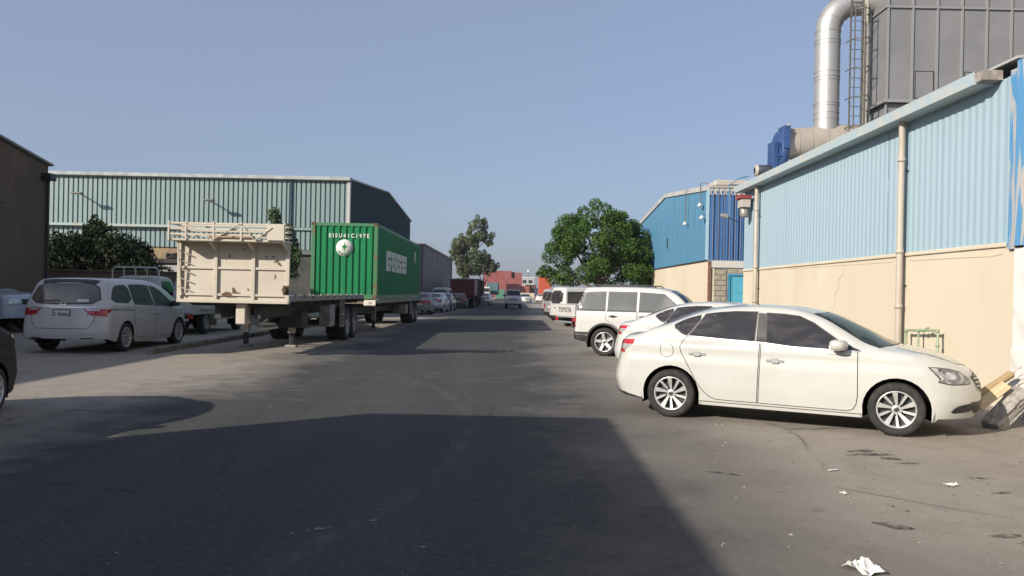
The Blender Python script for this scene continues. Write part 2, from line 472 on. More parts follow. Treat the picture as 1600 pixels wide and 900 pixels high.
WHEELS = {}
def wheel_meshes(R_, w, style, n):
    key = (R_, w, style, n)
    if key in WHEELS: return WHEELS[key]
    a = w/2; rr = R_*(.70 if style != 'steel' else .62)
    ty = MB().lathe([(rr, -a*.9),(rr*1.03,-a),(R_*.88,-a*1.04),(R_*.965,-a*.92),(R_,-a*.72),(R_*.992,-a*.36),(R_,-a*.3),(R_,a*.3),(R_*.992,a*.36),(R_,a*.72),(R_*.965,a*.92),(R_*.88,a*1.04),(rr*1.03,a),(rr,a*.9)], n=n).mesh('tyre')
    rim = MB(); dish = MB()
    # outer side is y = -a (right-hand wheel); built for that side
    rim.lathe([(rr*1.0,-a*.92),(rr*.985,-a*1.0),(rr*.94,-a*.98),(rr*.90,-a*.80),(rr*.90,a*.8)], n=n)
    dish.lathe([(rr*.93,-a*.20),(rr*.3,-a*.15),(.0001,-a*.15)], n=n)
    if style == 'ten':
        for k in range(10):
            ta = 2*math.pi*k/10+.25; tb = ta+.16; s_ = R_/.32
            d0 = Vector((math.cos(ta), 0, math.sin(ta))); d1 = Vector((math.cos(tb), 0, math.sin(tb))); n0 = Vector((-d0.z,0,d0.x)); n1 = Vector((-d1.z,0,d1.x))
            r0, r1, w0, w1 = rr*.20, rr*.93, .011*s_, (.031 if k % 2 == 0 else .017)*s_
            P = [d0*r0-n0*w0, d0*r0+n0*w0, d1*r1+n1*w1, d1*r1-n1*w1]; ys = [-a*.66,-a*.66,-a*.90,-a*.90]
            rim.add([(p.x,y,p.z) for p,y in zip(P,ys)]+[(p.x,y+.03,p.z) for p,y in zip(P,ys)], [(0,1,2,3),(0,4,5,1),(1,5,6,2),(3,2,6,7),(0,3,7,4)])
    elif style == 'five':
        for k in range(5):
            t = 2*math.pi*k/5+.5; d0 = Vector((math.cos(t),0,math.sin(t))); n0 = Vector((-d0.z,0,d0.x))
            r0, r1 = rr*.15, rr*.93; w0, w1 = rr*.17, rr*.13
            P = [d0*r0-n0*w0, d0*r0+n0*w0, d0*r1+n0*w1, d0*r1-n0*w1]; ys = [-a*.65,-a*.65,-a*.85,-a*.85]
            rim.add([(p.x,y,p.z) for p,y in zip(P,ys)]+[(p.x,y+.04,p.z) for p,y in zip(P,ys)],
                    [(0,1,2,3),(0,4,5,1),(1,5,6,2),(3,2,6,7),(0,3,7,4)])
    elif style == 'steel':
        rim.lathe([(rr*.92,-a*.7),(rr*.7,-a*.35),(rr*.45,-a*.35),(rr*.35,-a*.75),(.001,-a*.8)], n=n)
    if style != 'steel':
        rim.lathe([(rr*.24,-a*.4),(rr*.24,-a*.64),(rr*.2,-a*.70),(.0005,-a*.72)], n=16)
        dish.lathe([(rr*.13,-a*.715),(rr*.12,-a*.735),(.0005,-a*.735)], n=14)
        for k in range(5):
            t = 2*math.pi*k/5+.8
            dish.lathe([(rr*.055,-a*.70),(rr*.05,-a*.76),(.0005,-a*.76)], n=8, c=(rr*.31*math.cos(t),0,rr*.31*math.sin(t)))
    for m_, mm in ((ty, M_RUBBER),): m_.materials.append(mm)
    rm = rim.mesh('rim'); rm.materials.append(M_ALLOY if style != 'steel' else M_STEELW)
    dm = dish.mesh('brake'); dm.materials.append(M_ALLOYD)
    WHEELS[key] = (ty, rm, dm); return WHEELS[key]
M_STEELW = mat('steel_wheel', (.42,.41,.39), .5, .4, col2=(.25,.23,.2), scale=10)

class Car:
    def __init__(s, name, label, cat, S, pm, loc, heading, group=None):
        s.root = thing(name, label, cat, (loc[0], loc[1], loc[2] if len(loc) > 2 else 0), heading, group)
        s.B = Body(S); s.S = S; s.pm = pm
        link('body', s.B.build(), pm, s.root)
    def ov(s, name, poly, chart, m, off=.004, sides=(1,-1), frame=0, fm=None, rnd=0, h=None, parent=None):
        if rnd: poly = chaikin(poly, rnd, .22)
        r = []
        for sg in (sides if chart == 'side' else (1,)):
            p = link(name, s.B.panel(poly, chart, off, sg, h), m, parent or s.root)
            if frame: link('frame' if 'door' not in name and name != 'hood' and name != 'tailgate' else 'seal', s.B.panel(grow(poly, frame), chart, off-.0016, sg, h), fm or M_BLACK, p)
            r.append(p)
        return r
    def wheels(s, axles, y, R_, w, style='ten', n=28, full=True):
        ty, rm, dm = wheel_meshes(R_, w, style, n)
        for ax in axles:
            for sg in (-1, 1):
                o = link('wheel', ty, None, s.root, (ax, sg*y, R_))
                if sg > 0: o.rotation_euler = (0,0,math.pi)
                link('rim', rm, None, o)
                if full: link('hub_dish', dm, None, o)
        S = s.S; u = MB()
        x0, x1 = S['under']; zb = S['bottom'][0][1]
        yi = y - w/2 - .05
        u.box(x0, x1, -yi, yi, max(.2, zb-.02), .62)
        for i, (ax, az, ar) in enumerate(S['arches']):
            if az < 0: continue
            for sg in (-1,1):
                MB().lathe([(.01,0),(ar+.03,0),(ar+.03,sg*(y+w/2-yi-.02))], axis='y', n=14, c=(ax, sg*yi, az), a0=-.35, a1=math.pi+.35).build('wheel_liner', M_VOID, s.root)
        # floor edges between the axles
        a0 = S['arches'][0][0]+S['arches'][0][2]+.03; a1 = S['arches'][1][0]-S['arches'][1][2]-.03
        u.build('underbody', M_VOID, s.root)
        if a1 > a0: MB().box(a0, a1, -y-w*.2, y+w*.2, max(.2, zb-.005), .5).build('floor_pan', M_VOID, s.root)
    def part(s, name, mb, m, parent=None): return mb.build(name, m, parent or s.root)
    def plate(s, y, z, w, h, txt=None, m=None, rear=True, ink=True):
        p = s.B.solve(np.array([[y, z]]), 'rear' if rear else 'front')[0]
        sg = -1 if rear else 1; x = p[0]+sg*.012
        pl = s.part('number_plate', MB().bbox(min(x,x-.012*sg), max(x,x-.012*sg), y-w/2, y+w/2, z-h/2, z+h/2, .002), m or M_PLATE)
        MB().bbox(min(x,x-.012*sg)-.0008*sg-.004*(sg>0), max(x,x-.012*sg)-.0008*sg-.002*sg, y-w/2-.018, y+w/2+.018, z-h/2-.018, z+h/2+.018, .002).build('plate_frame', M_BLACK, pl)
        if txt:
            me = text_mesh(txt, h*.60, .003); me.transform(Matrix.Rotation(R(90),4,'X')); me.transform(Matrix.Rotation(R(-90 if rear else 90),4,'Z'))
            o = link('plate_text', me, M_INK, pl, (x+sg*.004, y, z)); 
        return pl
    def handle(s, x, z, m, sides=(1,-1), L=.22):
        for sg in sides:
            p = s.B.solve(np.array([[x, z]]), 'side')[0]
            b = MB(); b.bbox(x-L/2, x+L/2, -.012, .012, -.014, .014, .01)
            b.bbox(x-L*.2, x+L*.2, -.02, -.006, -.03, .03, .012)
            s.part('door_handle', b, m).location = (0, sg*(p[1]+.016) , z)
    def mirror(s, x, z, m, sides=(1,-1), sc=1.0, y0=None):
        for sg in sides:
            p = s.B.solve(np.array([[x, z]]), 'side')[0]; y = p[1]+.14*sc
            b = MB(); N = 10; M_ = 14; vs = []; fs = []
            for i in range(N+1):
                t = math.pi*i/N
                for k in range(M_):
                    a = 2*math.pi*k/M_
                    cx = math.cos(a); sx = math.sin(a)
                    ex = math.copysign(abs(cx)**.7, cx); ez = math.copysign(abs(sx)**.7, sx)
                    vs.append((x + ex*.095*sc*math.sin(t)**.6 + (.03 if i < N/2 else 0), sg*(y - math.cos(t)*.115*sc), z + ez*.068*sc*math.sin(t)**.6))
            for i in range(N):
                for k in range(M_): fs.append((i*M_+k, i*M_+(k+1)%M_, (i+1)*M_+(k+1)%M_, (i+1)*M_+k))
            b.add(vs, fs, True)
            mm = s.part('wing_mirror', b, m)
            st = MB(); st.obox((x+.05, sg*(p[1]-.02), z-.06*sc), (x+.02, sg*y, z-.05*sc), .07*sc, .03*sc)
            st.build('mirror_foot', M_BLACK, mm)

def wipe(S, **k):
    d = dict(S); d.update(k); return d

# ------------------------------------------------------------------ body shapes (x forward from the rear axle, z up)
S_SEDAN = dict(
    prof=[(-.95,1.03),(-.80,1.055),(-.66,1.085),(-.48,1.12),(-.31,1.19),(.036,1.343),(.326,1.437),(.657,1.493),(1.116,1.521),(1.50,1.507),(1.88,1.438),(2.347,1.238),(2.60,1.105),(2.72,1.06),(3.02,1.005),(3.287,.923),(3.437,.85),(3.56,.77),(3.70,.66)],
    sec=[(.1,.80),(.2,.845),(.3,.862),(.5,.882),(.72,.884),(.86,.868),(.92,.872),(1.0,.86),(1.7,.86)],
    belt=[(-1,1.02),(-.3,1.06),(.2,1.075),(1.05,1.045),(2.3,.99),(2.6,1.0),(3.7,.9)],
    nose=[(.1,3.47),(.2,3.56),(.30,3.61),(.43,3.64),(.6,3.625),(.7,3.59),(.79,3.54),(.9,3.42),(1.4,3.0)],
    tail=[(.2,-.80),(.33,-.88),(.5,-.925),(.63,-.905),(.84,-.85),(.99,-.82),(1.05,-.80),(1.3,-.7)],
    plan=[(-.9,.03),(-.3,.005),(.3,0),(2.5,0),(3.2,.01),(3.7,.03)], crown=[(-1,.05),(-.3,.06),(0,.12),(.3,.10),(.8,.06),(1.3,.06),(1.74,.14),(2.1,.25),(2.3,.26),(2.53,.17),(2.78,.07),(3.7,.06)], tumble=.40, shoulder=.02, fset=.50, fpow=2.6, rset=.24, rpow=3.0,
    bottom=[(-.95,.30),(-.75,.26),(-.4,.215),(.3,.20),(1.5,.195),(2.35,.19),(3.1,.19),(3.3,.205),(3.65,.235)], arches=[(0,.315,.375),(2.70,.315,.375)],
    xm=1.3, under=(-.7,3.3), k1=.08, k2=.10, h=.05)
S_SUV = dict(
    prof=[(-1.0,1.70),(-.85,1.77),(-.4,1.825),(.6,1.84),(1.3,1.82),(1.62,1.77),(1.85,1.66),(2.35,1.22),(2.5,1.17),(3.3,1.12),(3.6,1.08),(3.75,1.0)],
    sec=[(.2,.86),(.4,.92),(.6,.94),(.9,.945),(1.1,.935),(1.2,.93),(2,.93)],
    belt=[(-1,1.17),(2.3,1.16),(3.7,1.2)], nose=[(.2,3.62),(.5,3.70),(.8,3.70),(1.0,3.67),(1.1,3.6),(1.5,3.2)],
    tail=[(.2,-.85),(.5,-.91),(.9,-.90),(1.1,-.88),(1.2,-.86),(1.7,-.66),(1.85,-.58)], crown=.05, tumble=.26, shoulder=.03, fset=.22, rset=.12, fpow=3, rpow=3.5,
    bottom=[(-1.0,.42),(-.5,.36),(.5,.33),(2.2,.33),(3.2,.36),(3.7,.42)], arches=[(0,.37,.45),(2.745,.37,.45)], xm=1.0, under=(-.7,3.4), k1=.08, k2=.09, h=.06)
S_MINIVAN = dict(
    prof=[(-1.1,1.60),(-.75,1.70),(-.35,1.745),(.6,1.765),(1.4,1.75),(2.0,1.68),(2.4,1.56),(2.9,1.32),(3.35,1.13),(3.6,1.06),(3.85,.95),(4.0,.8)],
    sec=[(.15,.90),(.3,.965),(.5,.995),(.75,1.0),(.95,.99),(1.05,.985),(2,.985)],
    belt=[(-1.1,1.16),(.6,1.13),(2.4,1.05),(4,1.0)], nose=[(.15,3.80),(.4,3.97),(.6,4.0),(.8,3.95),(.9,3.88),(1.3,3.4)],
    tail=[(.2,-.98),(.35,-1.06),(.5,-1.09),(.7,-1.07),(.9,-1.04),(1.05,-1.02),(1.15,-.98),(1.6,-.76),(1.7,-.66),(1.8,-.5)],
    crown=.05, tumble=.30, shoulder=.02, fset=.55, fpow=2.6, rset=.20, rpow=3.4,
    bottom=[(-1.0,.34),(-.5,.26),(.5,.20),(2.4,.19),(3.4,.19),(3.95,.24)], arches=[(0,.345,.40),(3.0,.345,.40)], xm=1.2, under=(-.7,3.7), k1=.10, k2=.12, h=.06)
S_VAN = dict(
    prof=[(-1.1,1.93),(-.6,1.97),(1.5,1.985),(2.1,1.96),(2.5,1.82),(3.05,1.20),(3.25,1.05),(3.5,.95)],
    sec=[(.2,.80),(.4,.845),(.8,.85),(1.1,.845),(2.1,.845)], belt=[(-1.1,1.12),(3,1.1)], nose=[(.2,3.3),(.5,3.42),(.8,3.42),(1.0,3.36),(1.2,3.2)],
    tail=[(.2,-1.05),(.5,-1.10),(.9,-1.09),(1.1,-1.08),(1.7,-1.0),(2.0,-.94)], crown=.05, tumble=.14, shoulder=.01, fset=.25, rset=.10, fpow=3, rpow=4,
    bottom=[(-1.05,.40),(-.5,.33),(.4,.30),(2.2,.30),(3.4,.36)], arches=[(0,.33,.38),(2.57,.33,.38)], xm=1.0, under=(-.8,3.1), k1=.14, k2=.10, h=.08)
S_CAB = dict(   # two-door pick-up cab; the bed is built on behind it
    prof=[(.8,1.86),(1.0,1.92),(1.5,1.945),(1.95,1.90),(2.12,1.80),(2.42,1.30),(2.55,1.22),(3.4,1.17),(3.85,1.10),(4.0,1.0)],
    sec=[(.2,.76),(.5,.82),(.9,.83),(1.2,.82),(2.0,.82)], belt=[(.8,1.20),(2.4,1.19),(4,1.3)], nose=[(.2,3.9),(.6,3.95),(.9,3.95),(1.1,3.9),(1.3,3.7)],
    tail=[(.2,.93),(.6,.93),(1.2,.94),(1.9,1.0)], crown=.04, tumble=.15, shoulder=.02, fset=.15, rset=.04, fpow=3, rpow=5,
    bottom=[(.93,.48),(2.6,.46),(3.9,.5)], arches=[(1.0,-9,.1),(3.18,.40,.47)], xm=2.0, under=(-.9,3.6), k1=.08, k2=.07, h=.07)

def sedan(name, label, pm, loc, heading, detail=1, group=None, style='ten', glass=None, S=S_SEDAN, hh=None):
    if hh: S = wipe(S, h=hh)
    c = Car(name, label, 'car', S, pm, loc, heading, group); g = glass or M_GLASS
    c.ov('quarter_window', [(.012,1.208),(.10,1.26),(.20,1.305),(.385,1.358),(.205,1.096),(.12,1.125)], 'side', g, frame=.014, rnd=1)
    c.ov('rear_door_window', [(.425,1.368),(.60,1.395),(.80,1.413),(1.065,1.415),(1.05,1.052),(.66,1.070),(.358,1.088),(.23,1.093)], 'side', g, frame=.014, rnd=0)
    c.ov('front_door_window', [(1.195,1.405),(1.40,1.396),(1.58,1.375),(1.75,1.30),(1.94,1.17),(2.09,1.068),(2.29,.995),(2.15,.992),(1.51,1.012),(1.205,1.038)], 'side', g, frame=.014)
    c.ov('windscreen', [(1.76,-.585),(1.88,-.30),(1.90,0),(1.88,.30),(1.76,.585),(2.0,.632),(2.25,.685),(2.50,.735),(2.62,.55),(2.70,.25),(2.72,0),(2.70,-.25),(2.62,-.55),(2.50,-.735),(2.25,-.685),(2.0,-.632)], 'top', M_WSHIELD, frame=.02)
    c.ov('rear_screen', [(.30,-.50),(.36,0),(.30,.50),(-.12,.62),(-.25,.45),(-.30,0),(-.25,-.45),(-.12,-.62)], 'top', g, frame=.02)
    if detail:
        c.ov('rear_door', [(.205,1.080),(.14,1.0),(.115,.94),(.135,.86),(.20,.755),(.346,.484),(.43,.38),(.517,.31),(.60,.285),(1.096,.278),(1.118,1.035),(.66,1.052),(.36,1.070)], 'side', pm, off=.0035, frame=.009, fm=M_SEAM)
        c.ov('front_door', [(1.122,.278),(1.6,.272),(2.16,.266),(2.22,.285),(2.255,.35),(2.268,.45),(2.262,.972),(1.52,.994),(1.145,1.028)], 'side', pm, off=.0035, frame=.009, fm=M_SEAM)
        c.ov('window_strip', [(.22,1.092),(.36,1.083),(.66,1.066),(1.13,1.046),(1.52,1.008),(2.15,.988),(2.30,.988),(2.30,.978),(2.15,.977),(1.52,.996),(1.13,1.033),(.66,1.053),(.36,1.071),(.22,1.080)], 'side', M_CHROME, off=.006)
        c.ov('door_pillar', [(1.085,1.412),(1.178,1.405),(1.19,1.040),(1.075,1.052)], 'side', M_BLACK, off=.0045)
        c.ov('fuel_flap', [(-.15,.965),(.015,.965),(.025,.81),(-.14,.805)], 'side', pm, off=.003, frame=.007, fm=M_SEAM, rnd=2, sides=(-1,))
        c.ov('hood', [(2.79,0),(2.77,.35),(2.70,.62),(2.9,.66),(3.15,.61),(3.34,.47),(3.44,.2),(3.45,0),(3.44,-.2),(3.34,-.47),(3.15,-.61),(2.9,-.66),(2.70,-.62),(2.77,-.35)], 'top', pm, off=.003, frame=.006, fm=M_SEAM, h=.035)
        c.ov('head_lamp', [(3.03,.832),(3.12,.826),(3.25,.810),(3.36,.776),(3.455,.70),(3.475,.648),(3.40,.640),(3.274,.640),(3.140,.668),(3.155,.702)], 'side', M_LAMPD, off=.005, frame=.008)
        c.ov('lamp_reflector', [(3.19,.785),(3.29,.765),(3.34,.70),(3.22,.69)], 'side', M_LAMPW, off=.007, rnd=2)
        c.ov('turn_lens', [(3.05,.826),(3.11,.82),(3.19,.70),(3.15,.68),(3.165,.705)], 'side', M_LAMPW, off=.007)
        c.ov('fog_recess', [(3.25,.300),(3.33,.385),(3.45,.412),(3.545,.418),(3.54,.345),(3.48,.318)], 'side', M_BLACK, off=.004, rnd=1)
        c.ov('grille', [(-.48,.72),(-.30,.76),(0,.77),(.30,.76),(.48,.72),(.40,.58),(.25,.52),(-.25,.52),(-.40,.58)], 'front', M_BLACK, off=.004, frame=.018, fm=M_CHROME)
        for z in (.60,.645,.69): c.ov('grille_bar', [(-.42,z),(.42,z),(.42,z+.014),(-.42,z+.014)], 'front', M_CHROME, off=.008)
        c.ov('grille_mouth', [(-.55,.43),(.55,.43),(.45,.29),(-.45,.29)], 'front', M_BLACK, off=.004)
        c.ov('tail_lamp', [(-.79,.990),(-.62,1.008),(-.459,1.012),(-.46,.990),(-.55,.945),(-.76,.945)], 'side', M_RED, off=.005)
        c.ov('tail_lamp', [(-.79,.945),(-.55,.945),(-.60,.90),(-.66,.87),(-.80,.875)], 'side', M_LAMPW, off=.005)
        c.ov('tail_lamp', [(-.80,.874),(-.66,.870),(-.655,.826),(-.805,.832)], 'side', M_RED, off=.005)
        for sg in (-1,1): c.ov('tail_lamp', [(sg*.66,.985),(sg*.45,.98),(sg*.50,.84),(sg*.66,.835)][::sg], 'rear', M_RED, off=.005)
        c.ov('bumper_lip', [(-.88,.345),(-.5,.262),(-.385,.232),(-.385,.215),(-.5,.235),(-.9,.31)], 'side', M_BLACK, off=.004)
        c.ov('sill_trim', [(.375,.252),(1.5,.243),(2.33,.236),(2.33,.228),(1.5,.235),(.375,.244)], 'side', M_SEAM, off=.003)
        c.handle(.34,.858,M_CHROME); c.handle(1.315,.818,M_CHROME)
        c.mirror(2.04,1.052,pm)
        c.plate(0,.72,.5,.11,m=M_PLATE)
    else:
        c.ov('tail_lamp', [(-.80,.99),(-.5,.99),(-.55,.84),(-.81,.83)], 'side', M_RED, off=.005)
        for sg in (-1,1): c.ov('tail_lamp', [(sg*.80,.99),(sg*.42,.985),(sg*.45,.84),(sg*.80,.83)][::sg], 'rear', M_RED, off=.005)
        for sg in (-1,1): c.ov('head_lamp', [(sg*.78,.76),(sg*.45,.72),(sg*.45,.62),(sg*.78,.64)][::sg], 'front', M_LAMPW, off=.005)
        c.ov('head_lamp', [(3.12,.80),(3.36,.76),(3.46,.65),(3.25,.65)], 'side', M_LAMPW, off=.005)
        c.ov('grille', [(-.40,.72),(.40,.72),(.36,.56),(-.36,.56)], 'front', M_BLACK, off=.005)
        c.ov('front_door', [(1.122,.278),(2.16,.266),(2.26,.4),(2.262,.972),(1.145,1.028)], 'side', pm, off=.0035, frame=.012, fm=M_SEAM)
        c.ov('rear_door', [(.205,1.08),(.115,.94),(.346,.484),(.56,.285),(1.096,.278),(1.118,1.035),(.36,1.07)], 'side', pm, off=.0035, frame=.012, fm=M_SEAM)
        c.mirror(2.04,1.052,pm)
        c.plate(0,.72,.5,.11,m=M_PLATE); c.plate(0,.40,.5,.11,m=M_PLATE,rear=False)
    c.wheels((0,2.70), .775, .317, .205, style, 36 if detail else 20)
    return c

def suv(name, label, pm, loc, heading, group=None, detail=1, style='five', glass=None, rack=False):
    c = Car(name, label, 'car', S_SUV, pm, loc, heading, group); g = glass or M_GLASS2
    c.ov('quarter_window', [(-.70,1.21),(-.52,1.64),(-.02,1.665),(-.02,1.21)], 'side', g, frame=.035)
    c.ov('rear_door_window', [(.09,1.21),(.09,1.668),(.80,1.665),(.80,1.20)], 'side', g, frame=.03)
    c.ov('front_door_window', [(.92,1.20),(.92,1.66),(1.52,1.63),(1.98,1.25),(1.98,1.19)], 'side', g, frame=.03)
    c.ov('windscreen', [(1.72,-.66),(1.72,.66),(2.28,.76),(2.30,0),(2.28,-.76)], 'top', M_WSHIELD, frame=.03)
    c.ov('rear_screen', [(-.68,1.24),(.68,1.24),(.60,1.66),(-.60,1.66)], 'rear', g, frame=.05)
    c.ov('rear_pillar', [(-.84,1.19),(-.73,1.19),(-.55,1.65),(-.62,1.66)], 'side', M_BLACK, off=.003)
    c.ov('side_moulding', [(-.86,.62),(-.45,.62),(-.45,.56),(-.87,.56)], 'side', M_BLACK, off=.008)
    c.ov('side_moulding', [(.47,.62),(2.27,.62),(2.27,.56),(.47,.56)], 'side', M_BLACK, off=.008)
    c.ov('bumper', [(-.89,.55),(-.50,.55),(-.44,.37),(-.6,.37),(-.88,.43)], 'side', M_BLACK, off=.006)
    c.ov('bumper', [(-.9,.56),(.9,.56),(.85,.42),(-.85,.42)], 'rear', M_BLACK, off=.01)
    c.ov('tail_lamp', [(-.87,1.02),(-.77,1.02),(-.77,.74),(-.87,.74)], 'side', M_RED, off=.006)
    for sg in (-1,1): c.ov('tail_lamp', [(sg*.9,1.02),(sg*.70,1.02),(sg*.70,.74),(sg*.9,.74)][::sg], 'rear', M_RED, off=.006)
    for ax in (0,2.745):
        ring = [(ax+.50*math.cos(t), .37+.50*math.sin(t)) for t in np.linspace(-.05, math.pi+.05, 20)] + [(ax+.455*math.cos(t), .37+.455*math.sin(t)) for t in np.linspace(math.pi+.05, -.05, 20)]
        c.ov('arch_trim', ring, 'side', M_BLACK, off=.01)
    c.ov('rear_door', [(.04,1.17),(.04,.95),(.30,.80),(.50,.62),(.55,.42),(.84,.42),(.84,1.17)], 'side', pm, off=.0035, frame=.010, fm=M_SEAM)
    c.ov('front_door', [(.88,.42),(2.05,.42),(2.05,1.16),(.88,1.17)], 'side', pm, off=.0035, frame=.010, fm=M_SEAM)
    c.handle(.22,1.05,M_BLACK); c.handle(1.02,1.05,M_BLACK)
    c.mirror(2.02,1.28,M_BLACK)
    for sg in (-1,1): c.ov('head_lamp', [(sg*.85,.95),(sg*.55,.95),(sg*.55,.78),(sg*.85,.78)][::sg], 'front', M_LAMPW, off=.006)
    c.ov('grille', [(-.5,.95),(.5,.95),(.5,.80),(-.5,.80)], 'front', M_BLACK, off=.006)
    c.plate(0,.86,.5,.11)
    for sg in (-1,1):
        c.part('roof_rail', MB().tube([(-.45,sg*.62,1.80),(-.40,sg*.62,1.86),(1.2,sg*.62,1.87),(1.3,sg*.62,1.80)], .016, 8), M_BLACK)
    c.wheels((0,2.745), .80, .37, .25, style, 32)
    return c

def minivan(name, label, pm, loc, heading, group=None):
    c = Car(name, label, 'minivan', S_MINIVAN, pm, loc, heading, group); g = mat('dusty_dark_glass', (.035,.035,.036), .35, spec=.12, col2=(.06,.058,.055), scale=1.2)
    c.ov('quarter_window', [(-.72,1.19),(-.48,1.52),(-.30,1.575),(.25,1.60),(.33,1.16)], 'side', g, frame=.012, rnd=1)
    c.ov('sliding_door_window', [(.40,1.155),(.33,1.60),(.9,1.61),(1.36,1.59),(1.50,1.10),(.62,1.135)], 'side', g, frame=.012)
    c.ov('front_door_window', [(1.56,1.095),(1.44,1.585),(1.72,1.56),(2.02,1.47),(2.55,1.18),(2.72,1.06)], 'side', g, frame=.012)
    c.ov('windscreen', [(2.05,-.62),(2.10,0),(2.05,.62),(3.05,.80),(3.25,0),(3.05,-.80)], 'top', M_WSHIELD, frame=.02)
    c.ov('rear_screen', [(-.80,1.17),(0,1.155),(.80,1.17),(.66,1.60),(0,1.625),(-.66,1.60)], 'rear', mat('rear_glass', (.10,.09,.075), .12, spec=.8, col2=(.18,.16,.13), scale=1.2), frame=.03, rnd=1)
    c.ov('rear_spoiler', [(-.72,-.62),(-.60,-.66),(-.60,.66),(-.72,.62)], 'top', M_BLACK, off=.01)
    c.ov('wiper', [(.55,1.185),(.08,1.205),(.08,1.228),(.55,1.20)], 'rear', M_BLACK, off=.02)
    c.ov('paper_note', [(-.30,1.19),(-.55,1.195),(-.55,1.25),(-.30,1.245)], 'rear', M_PLATE, off=.006)
    for sg in (-1,1):
        c.ov('tail_lamp', [(sg*.95,1.03),(sg*.46,1.04),(sg*.52,.985),(sg*.64,.88),(sg*.95,.86)][::sg], 'rear', M_RED, off=.006)
        c.ov('reversing_lamp', [(sg*.80,1.025),(sg*.52,1.033),(sg*.56,.995),(sg*.80,.985)][::sg], 'rear', M_LAMPW, off=.009)
        c.ov('bumper_reflector', [(sg*.72,.375),(sg*.45,.37),(sg*.45,.345),(sg*.72,.35)][::sg], 'rear', M_BLACK, off=.006)
    c.ov('tail_lamp', [(-.98,1.03),(-.72,1.025),(-.80,.95),(-1.02,.87)], 'side', M_RED, off=.006)
    c.ov('trim_bar', [(-.75,1.075),(.75,1.075),(.75,1.05),(-.75,1.05)], 'rear', M_CHROME, off=.008)
    c.ov('tailgate', [(-.74,1.045),(.74,1.045),(.70,.75),(.60,.585),(-.60,.585),(-.70,.75)], 'rear', pm, off=.004, frame=.012, fm=M_SEAM)
    for dy in (-.045,.045): c.ov('emblem', [(dy-.011,1.085),(dy+.011,1.085),(dy*1.25+.011,1.15),(dy*1.25-.011,1.15)], 'rear', M_CHROME, off=.012)
    c.ov('emblem', [(-.045,1.108),(.045,1.108),(.045,1.124),(-.045,1.124)], 'rear', M_CHROME, off=.012)
    c.ov('slide_rail', [(-.75,1.035),(.38,.995),(.38,.978),(-.75,1.015)], 'side', M_BLACK, off=.004)
    c.ov('sliding_door', [(.42,1.12),(.40,.7),(.52,.50),(.55,.32),(1.50,.30),(1.52,1.075)], 'side', pm, off=.0035, frame=.009, fm=M_SEAM)
    c.ov('front_door', [(1.55,1.07),(1.55,.30),(2.52,.30),(2.58,.5),(2.70,1.03)], 'side', pm, off=.0035, frame=.009, fm=M_SEAM)
    c.handle(1.38,.90,M_CHROME); c.handle(1.72,.885,M_CHROME)
    c.mirror(2.45,1.13,M_BLACK,sc=1.15)
    c.plate(0,.90,.36,.19,'G 88862')
    c.wheels((0,3.0), .88, .345, .235, 'ten', 32)
    return c

def van(name, label, pm, loc, heading, group=None):
    c = Car(name, label, 'van', S_VAN, pm, loc, heading, group); g = M_GLASS
    c.ov('rear_screen', [(-.62,1.16),(.62,1.16),(.58,1.74),(-.58,1.74)], 'rear', g, frame=.03, rnd=1)
    c.ov('side_window', [(-.85,1.18),(-.82,1.70),(.3,1.72),(.3,1.17)], 'side', g, frame=.02)
    c.ov('side_window', [(.38,1.17),(.38,1.72),(1.5,1.72),(1.5,1.16)], 'side', g, frame=.02)
    c.ov('door_window', [(1.6,1.15),(1.6,1.70),(2.25,1.68),(2.65,1.15)], 'side', g, frame=.02)
    c.ov('windscreen', [(2.30,-.60),(2.30,.60),(2.95,.70),(3.0,0),(2.95,-.70)], 'top', M_WSHIELD, frame=.02)
    for sg in (-1,1):
        c.ov('tail_lamp', [(sg*.82,1.12),(sg*.70,1.12),(sg*.70,.72),(sg*.82,.72)][::sg], 'rear', M_RED, off=.006)
        c.ov('head_lamp', [(sg*.82,.98),(sg*.5,.92),(sg*.5,.78),(sg*.82,.8)][::sg], 'front', M_LAMPW, off=.006)
    c.ov('tailgate', [(-.68,1.10),(.68,1.10),(.68,.56),(-.68,.56)], 'rear', pm, off=.003, frame=.01, fm=M_SEAM)
    c.ov('tailgate_grip', [(-.30,.95),(.12,.95),(.12,.90),(-.30,.90)], 'rear', M_BLACK, off=.012)
    c.ov('bumper', [(-.84,.54),(.84,.54),(.82,.40),(-.82,.40)], 'rear', M_BLACK, off=.02)
    c.ov('reflector_strip', [(-.60,.64),(.05,.64),(.05,.58),(-.60,.58)], 'rear', M_PLY, off=.012)
    c.plate(-.25,.78,.36,.16,m=M_PLATE)
    c.mirror(2.55,1.3,M_BLACK,sc=1.1)
    c.wheels((0,2.57), .73, .33, .19, 'steel', 20)
    return c

